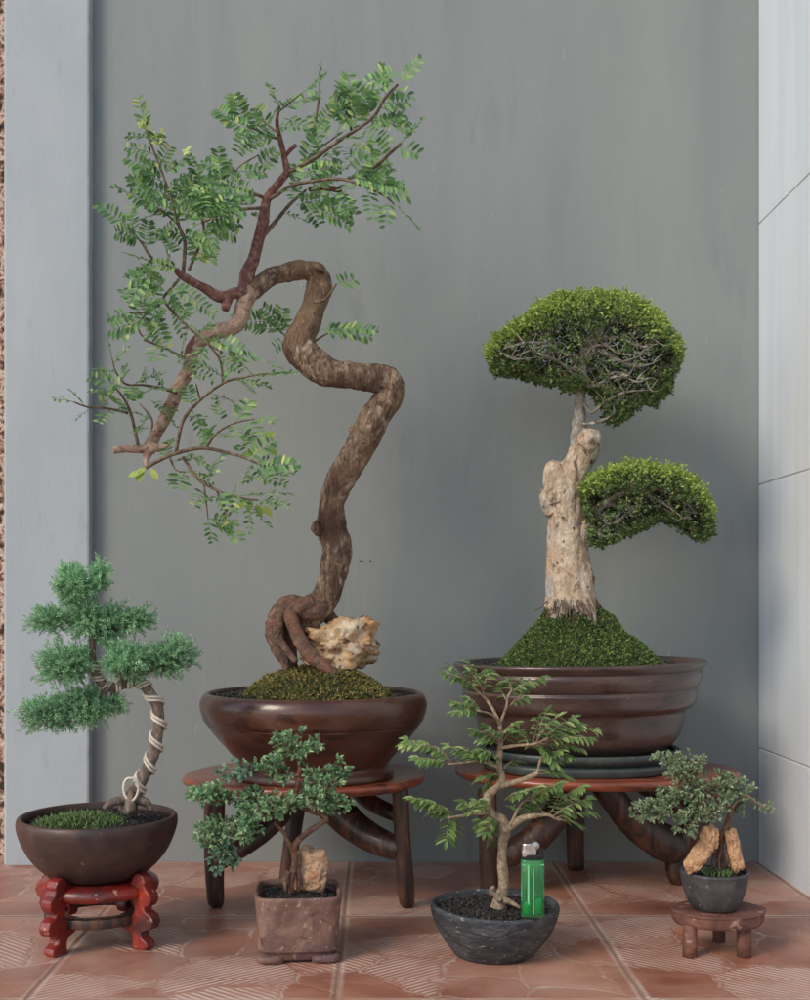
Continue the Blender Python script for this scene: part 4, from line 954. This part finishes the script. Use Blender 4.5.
# each branch: limb polyline, then leafy shoots (x0,y0,x1,y1,leaf pairs)
B5 = [([(500,724,1.8),(492,708,1.5),(484,697,1.3),(472,687,1.1)], [(486,700,468,668,5),(478,692,448,664,5),(474,688,444,672,4),(484,690,490,672,4),(470,686,486,668,4),(472,686,470,662,4)]),
      ([(500,724,1.6),(506,708,1.3),(508,697,1.1),(512,690,.9)], [(508,697,532,680,5),(510,694,544,676,5),(506,700,500,684,3),(518,700,522,684,3),(512,692,508,680,3),(510,706,524,698,1)]),
      ([(500,722,1.4),(490,714,1.1),(478,711,.9)], [(482,712,452,702,5),(478,711,456,712,4),(480,710,468,698,3)]),
      ([(501,740,1.3),(490,734,1),(480,732,.8)], [(500,742,472,730,5),(500,738,486,724,4),(500,745,480,740,4),(500,738,516,722,4),(502,742,520,730,3),(500,760,482,750,4),(498,775,476,780,4),(500,770,486,790,4),(504,768,518,760,3)]),
      ([(501,748,2),(515,746,1.6),(535,744,1.3),(548,738,1)], [(535,744,560,714,6),(540,743,575,716,6),(545,741,598,728,7),(545,742,592,738,6),(540,744,584,750,6),(536,745,556,764,5),(532,744,540,716,4),(538,742,548,708,4),(550,738,582,724,5),(528,744,516,732,3)]),
      ([(538,773,1.8),(540,762,1.4),(544,752,1.1)], [(541,760,562,750,4),(542,756,570,757,5),(540,762,556,766,3),(542,752,532,742,2),(538,772,560,772,4),(540,774,572,778,4)]),
      ([(499,768,1.8),(490,764,1.5),(477,761,1.3),(462,763,1.1),(448,764,.9)], [(477,761,462,748,4),(470,762,446,744,5),(452,763,424,742,6),(450,762,404,738,7),(448,764,414,758,5),(448,764,428,764,4),(440,752,410,744,4),(490,764,478,752,3),(484,762,470,752,3),(430,748,402,744,4)]),
      ([(488,813,2.2),(474,814,1.8),(462,816,1.5),(448,818,1.1)], [(474,814,462,802,4),(470,815,478,800,3),(456,817,432,802,5),(450,817,414,800,6),(448,818,432,812,4),(450,818,446,842,5),(454,818,456,832,3),(440,808,412,798,4),(484,812,476,800,3),(446,832,452,842,3)]),
      ([(536,816,2.2),(548,815,1.7),(556,819,1.5),(566,821,1)], [(548,815,576,796,6),(552,817,590,798,6),(556,818,594,812,5),(552,812,560,792,4),(560,800,584,786,5),(560,819,580,826,3),(545,816,536,802,3)]),
      ([(510,826,1.6),(520,806,1.3),(530,796,1)], [(512,800,540,786,5),(514,806,546,798,5),(505,800,520,792,4),(524,802,556,790,6),(506,806,514,812,3),(530,800,562,782,5),(500,815,496,830,4),(496,818,484,834,5),(498,822,492,844,5),(494,816,478,824,4),(516,812,530,806,4)])]
for limb, shoots in B5:
    bm_, lm = MB(), MB(); Ya = 1.228; Yb = Ya+R.uniform(-.035, .02)
    tube(bm_, px(limb, Ya, Yb, 5), 8, .1, 150)
    for x0, y0, x1, y1, np_ in shoots:
        Y0 = (Ya+Yb)/2; Y1 = Y0+R.uniform(-.03, .025)
        pa = px([(x0, y0, .8), (x0+(x1-x0)*.45+R.uniform(-2, 2), y0+(y1-y0)*.45-2, .6), (x0+(x1-x0)*.9, y0+(y1-y0)*.9, .35)], Y0, Y1, 4); tube(bm_, pa, 4)
        m = np_+2
        for k in range(m):
            s = .2+.8*k/(m-1) if m > 1 else 1; i = min(int(s*8), 7); p = pa[i][0].lerp(pa[i+1][0], s*8-i); d = (pa[i+1][0]-pa[i][0]).normalized()
            for sg in (-1, 1):
                side = Vector((-d.z, 0, d.x))*sg
                if R.random() < .04: continue
                dh = Vector((d.x, d.y, d.z*.4)); sh = Vector((0, 0, 1)).cross(dh).normalized()*sg
                ld = dh*.75+sh*.75+side*.28+Vector((0, 0, R.uniform(-.22, .12)))
                leaf(lm, p, ld, Vector((R.uniform(-.35, .35), R.uniform(-.75, .1), 1)), R.uniform(9, 14)*1.22/F, R.uniform(4.2, 6.4)*1.22/F, .15, .28, .6, .85)
        leaf(lm, pa[-1][0], d+Vector((0, 0, -.1)), Vector((0, -.6, 1))+rv(.3), 11*1.22/F, 4.5*1.22/F, .18, .2, .6, .75)
    br = bm_.build('branch', M['bark5'], t5); lm.build('foliage', M['leaf5'], br, smooth=False)

# ================================================================== TREE 6 little tree on stool
S6 = Vector((P(718, 930, 1.252).x, 1.252, 0))
so = empty('small_stool', S6, 'tiny worn red-brown three-legged stool under the smallest bonsai', 'stool')
mb = MB()
lathe(mb, smooth_prof([(.0001, .031), (.040, .031), (.0465, .033), (.0480, .038), (.0475, .043), (.045, .0455), (.0001, .0455)], 3), S6, 72, sx=1.04, sy=.84, wob=.10, wfreq=26)
mb.build('seat', M['stool'], so)
for (x, y, r) in ((690, 957, 7.2), (744, 957, 7.2), (719, 942, 6.4)):
    Y = 436.9/(y-602); p = P(x, y, Y)
    mb = MB(); tube(mb, [(Vector((p.x, Y, .0)), r*Y/F*.98), (Vector((p.x, Y, .015)), r*Y/F), (Vector((p.x, Y, .033)), r*Y/F)], 18, .06, 80); mb.build('leg', M['stool'], so)
T6 = Vector((P(714.5, 930, 1.252).x, 1.252, .0455))
t6 = empty('bonsai_tree', T6, 'smallest bonsai, grey-green twiggy crown over two tan stones in a charcoal pot on a stool', 'bonsai', BG)
pot_mesh('pot', smooth_prof([(.015, .001), (.018, 0), (.0225, .001), (.0255, .004), (.0305, .014), (.0340, .026), (.0360, .0370), (.0365, .0395), (.0355, .0412), (.0335, .0412), (.0320, .0390), (.031, .036), (.0001, .034)], 3), T6, M['greypot'], t6, n=80, wob=.02, wfreq=20)
soil_bed(t6, (T6.x, T6.y), .0315, .0315, .0810, 420, .0018, .003)
gm = MB()
for _ in range(130):
    a = R.uniform(0, 6.28); r = math.sqrt(R.random())*.017
    tinyleaf(gm, Vector((T6.x+r*math.cos(a), T6.y-.006+r*math.sin(a), .082)), Vector((R.uniform(-.6, .6), R.uniform(-.6, .6), 1)), rv(1), R.uniform(.005, .013), .0012)
gm.build('grass_tufts', M['grass'], t6, smooth=False)
tr = MB()
tube(tr, px([(722,868,4),(720,850,4.5),(722,836,4.5),(727,826,3.6),(729,814,2.8),(727,802,2.2),(718,797,1.8),(706,796,1.5)], 1.25, 1.24, 6), 12, .16, 160, gnarl=.3)
for q in ([(724,832,3),(717,842,2.2),(714,856,1.8),(712,868,1.4)], [(726,830,3),(728,842,2),(727,856,1.8),(730,868,1.3)], [(722,832,2),(721,846,1.6),(719,860,1.2),(720,870,1)], [(716,838,1.5),(722,848,1.2),(716,862,1)]):
    tube(tr, px(q, 1.242, 1.238, 5), 8, .16, 160)
tr.build('trunk', M['root'], t6)
C6 = [((652,706,750,774),(716,797),26,1.235,'c'),((664,712,768,800),(714,797),26,1.24,'c'),((700,748,770,800),(727,802),30,1.245,'c'),((628,670,800,822),(690,798),24,1.215,'c'),((672,700,812,836),(706,800),16,1.22,'c'),((692,728,796,822),(718,799),22,1.225,'c'),((732,752,780,816),(729,815),12,1.25,'c'),((656,676,786,808),(700,796),12,1.225,'c')]
for bx, an, n, Y, _k in C6:
    bm_, lm = MB(), MB(); cen, rad = blob(bx, 0, Y); a = P(an[0], an[1], 1.24); m_ = a.lerp(cen, .55)
    tube(bm_, catmull([(a, .0013), (a.lerp(m_, .5)+rv(.003), .0011), (m_, .0009)], 4), 6, .1, 150)
    twigs_to(bm_, lm, m_, cen, rad, int(n*1.1), .0056, .0029, .0005, .0034, start=.25, tipn=4)
    br = bm_.build('branch', M['brownbark'], t6); lm.build('foliage', M['leaf6'], br, smooth=False)
bm_, lm = MB(), MB()
tube(bm_, px([(729,816,1.6),(734,806,1.3),(740,799,1.2),(747,796,1.1),(757,803,1.1),(769,811,.9)], 1.245, 1.20, 5), 6, .1, 150)
for (x, y, Y) in ((747,790,1.235),(744,797,1.235),(757,803,1.22),(764,808,1.21),(769,811,1.2),(770,806,1.2),(752,786,1.235),(740,800,1.24)):
    for _ in range(9): leaf(lm, P(x, y, Y)+rv(.002), rv(1)+Vector((.2, 0, .3)), Vector((0, -.7, .7))+rv(.6), .0052, .0028)
br = bm_.build('branch', M['brownbark'], t6); lm.build('foliage', M['leaf6'], br, smooth=False)
RG = 'tan stones in the charcoal pot'
rock('rock', 'bent tan stone leaning left against the smallest trunk in the charcoal pot', P(699, 855, 1.232), (.0088, .0088, .0205), M['rock3'], 5.1, (0, 38, 10), .26, 1.6, group=RG)
rock('rock', 'short blocky tan stone behind the bent stone at the left of the smallest trunk', P(709, 838, 1.232), (.0085, .0080, .0140), M['rock3'], 6.7, (0, 4, 20), .28, 1.8, group=RG)
rock('rock', 'straight tan stone on the right side of the smallest trunk in the charcoal pot', P(734, 850, 1.236), (.0070, .0072, .0225), M['rock3'], 2.4, (0, -12, 0), .24, 1.6, group=RG)

# ================================================================== lighter
lz = H-(917-602)/F*1.187
LX = P(532.5, 900, 1.187).x; LY = 1.187
lg = empty('lighter', (LX, LY, lz), 'translucent green plastic lighter with metal hood standing on the soil of the black bowl', 'lighter')
def oval(mb, x, y, z0, z1, hx, hy, inset=0.0, n=40, power=3.2):
    lathe(mb, [(1e-5, 0), (.88, 0), (1.0, .0015), (1.0, z1-z0-.0012), (.93, z1-z0), (1e-5, z1-z0)], (x, y, z0), n, hx, hy, power=power)
def plastic(name, colr, trans, rough, ior=1.45):
    m, nt, N, L = newmat(name); out = N.new('ShaderNodeOutputMaterial'); bs = N.new('ShaderNodeBsdfPrincipled'); L.new(bs.outputs[0], out.inputs[0])
    v = coords(nt); r = ramp(nt, [(.3, colr), (.7, tuple(c_*.92 for c_ in colr[:3])+(1,))]); L.new(noi(nt, v, 60, 3), r.inputs[0]); L.new(r.outputs[0], bs.inputs['Base Color'])
    bs.inputs['Transmission Weight'].default_value = trans; bs.inputs['Roughness'].default_value = rough; bs.inputs['IOR'].default_value = ior
    return m
M['lgreen'] = plastic('green_translucent_plastic', (.16, .86, .36, 1), .9, .06)
M['lfluid'] = plastic('green_fluid', (.02, .50, .12, 1), .6, .1, 1.38)
M['ltube'] = plastic('pale_green_plastic', (.25, .85, .42, 1), .3, .25)
M['lblack'] = surf('black_plastic', [(.3, C(26,26,28)), (.7, C(34,34,36))], 60, 2, 0, (.35, .45), .05)
M['lmetal'] = surf('nickel', [(.3, C(170,168,162)), (.7, C(215,212,205))], 90, 3, 0, (.2, .45), .3, metal=1.0)
hx = .0118; hy = .0062; zt = lz+.0590
mb = MB(); oval(mb, LX, LY, lz, zt, hx, hy); mb.build('fuel_tank', M['lgreen'], lg)
mb = MB(); oval(mb, LX+.0052, LY-.0001, lz+.0035, lz+.020, .0048, .0066); oval(mb, LX-.0052, LY-.0001, lz+.0035, lz+.017, .0042, .0066); mb.build('fluid', M['lfluid'], lg)
mb = MB(); tube(mb, [(Vector((LX-.0048, LY-.0058, lz+.014)), .0011), (Vector((LX-.0048, LY-.0058, lz+.054)), .0011)], 10)
box(mb, (LX-.0002, LY-.0068, lz+.004), (LX+.0007, LY-.006, lz+.050)); box(mb, (LX-.0112, LY-.0056, lz+.0535), (LX+.0112, LY-.0052, lz+.0548)); mb.build('dip_tube', M['ltube'], lg, smooth=False)
mb = MB(); oval(mb, LX, LY, zt, zt+.0055, hx*.99, hy*.98); box(mb, (LX+.0055, LY-.0038, zt+.004), (LX+.0112, LY+.0038, zt+.0095)); bevel(mb.build('collar', M['lblack'], lg, smooth=False), .0006)
mb = MB(); oval(mb, LX-.0035, LY, zt+.0045, zt+.0165, .0078, .0058, power=3.5); box(mb, (LX-.0110, LY-.0056, zt+.003), (LX+.0030, LY+.0056, zt+.009)); bevel(mb.build('hood', M['lmetal'], lg, smooth=False), .0005)
mb = MB(); cyl = [(Vector((LX+.0025, LY-.0048, zt+.0142)), .0040), (Vector((LX+.0025, LY+.0048, zt+.0142)), .0040)]; tube(mb, cyl, 22); mb.build('spark_wheel', M['lmetal'], lg, smooth=False)
mb = MB(); tube(mb, [(Vector((LX+.0045, LY, zt+.0075)), .0030), (Vector((LX+.0080, LY, zt+.0100)), .0028), (Vector((LX+.0108, LY, zt+.0085)), .0018)], 10); mb.build('thumb_lever', M['lblack'], lg)

# ------------------------------------------------------------------ camera, light
cam = bpy.data.cameras.new('camera'); co = bpy.data.objects.new('camera', cam); col.objects.link(co)
co.location = (0, 0, H); co.rotation_euler = (math.radians(90), 0, 0)
cam.sensor_fit = 'HORIZONTAL'; cam.sensor_width = 36; cam.lens = 36*F/810
cam.shift_x = (405-CX)/810; cam.shift_y = (CY-500)/810; cam.clip_start = .02; cam.clip_end = 500
scene.camera = co
w = bpy.data.worlds.new('World'); scene.world = w; w.use_nodes = True
nt = w.node_tree; bg = nt.nodes['Background']
sky = nt.nodes.new('ShaderNodeTexSky'); sky.sky_type = 'NISHITA'; sky.sun_disc = False
EL, AZ = 36, -48                                          # sun elevation; azimuth left of straight-behind-camera
sun_dir = Vector((math.sin(math.radians(AZ))*math.cos(math.radians(EL)), -math.cos(math.radians(AZ))*math.cos(math.radians(EL)), math.sin(math.radians(EL))))
sky.sun_elevation = math.radians(EL); sky.sun_rotation = math.atan2(sun_dir.x, sun_dir.y)
nt.links.new(sky.outputs[0], bg.inputs[0]); bg.inputs[1].default_value = .135
sl = bpy.data.lights.new('sun', 'SUN'); sl.energy = 1.45; sl.angle = math.radians(21); sl.color = (1, .88, .72)
s = bpy.data.objects.new('sun', sl); col.objects.link(s); s.rotation_euler = sun_dir.to_track_quat('Z', 'Y').to_euler(); s.location = (-1, -1, 3)
scene.view_settings.view_transform = 'Standard'; scene.view_settings.look = 'None'; scene.view_settings.gamma = 1; scene.view_settings.exposure = 0.40
scene.render.engine = 'CYCLES'
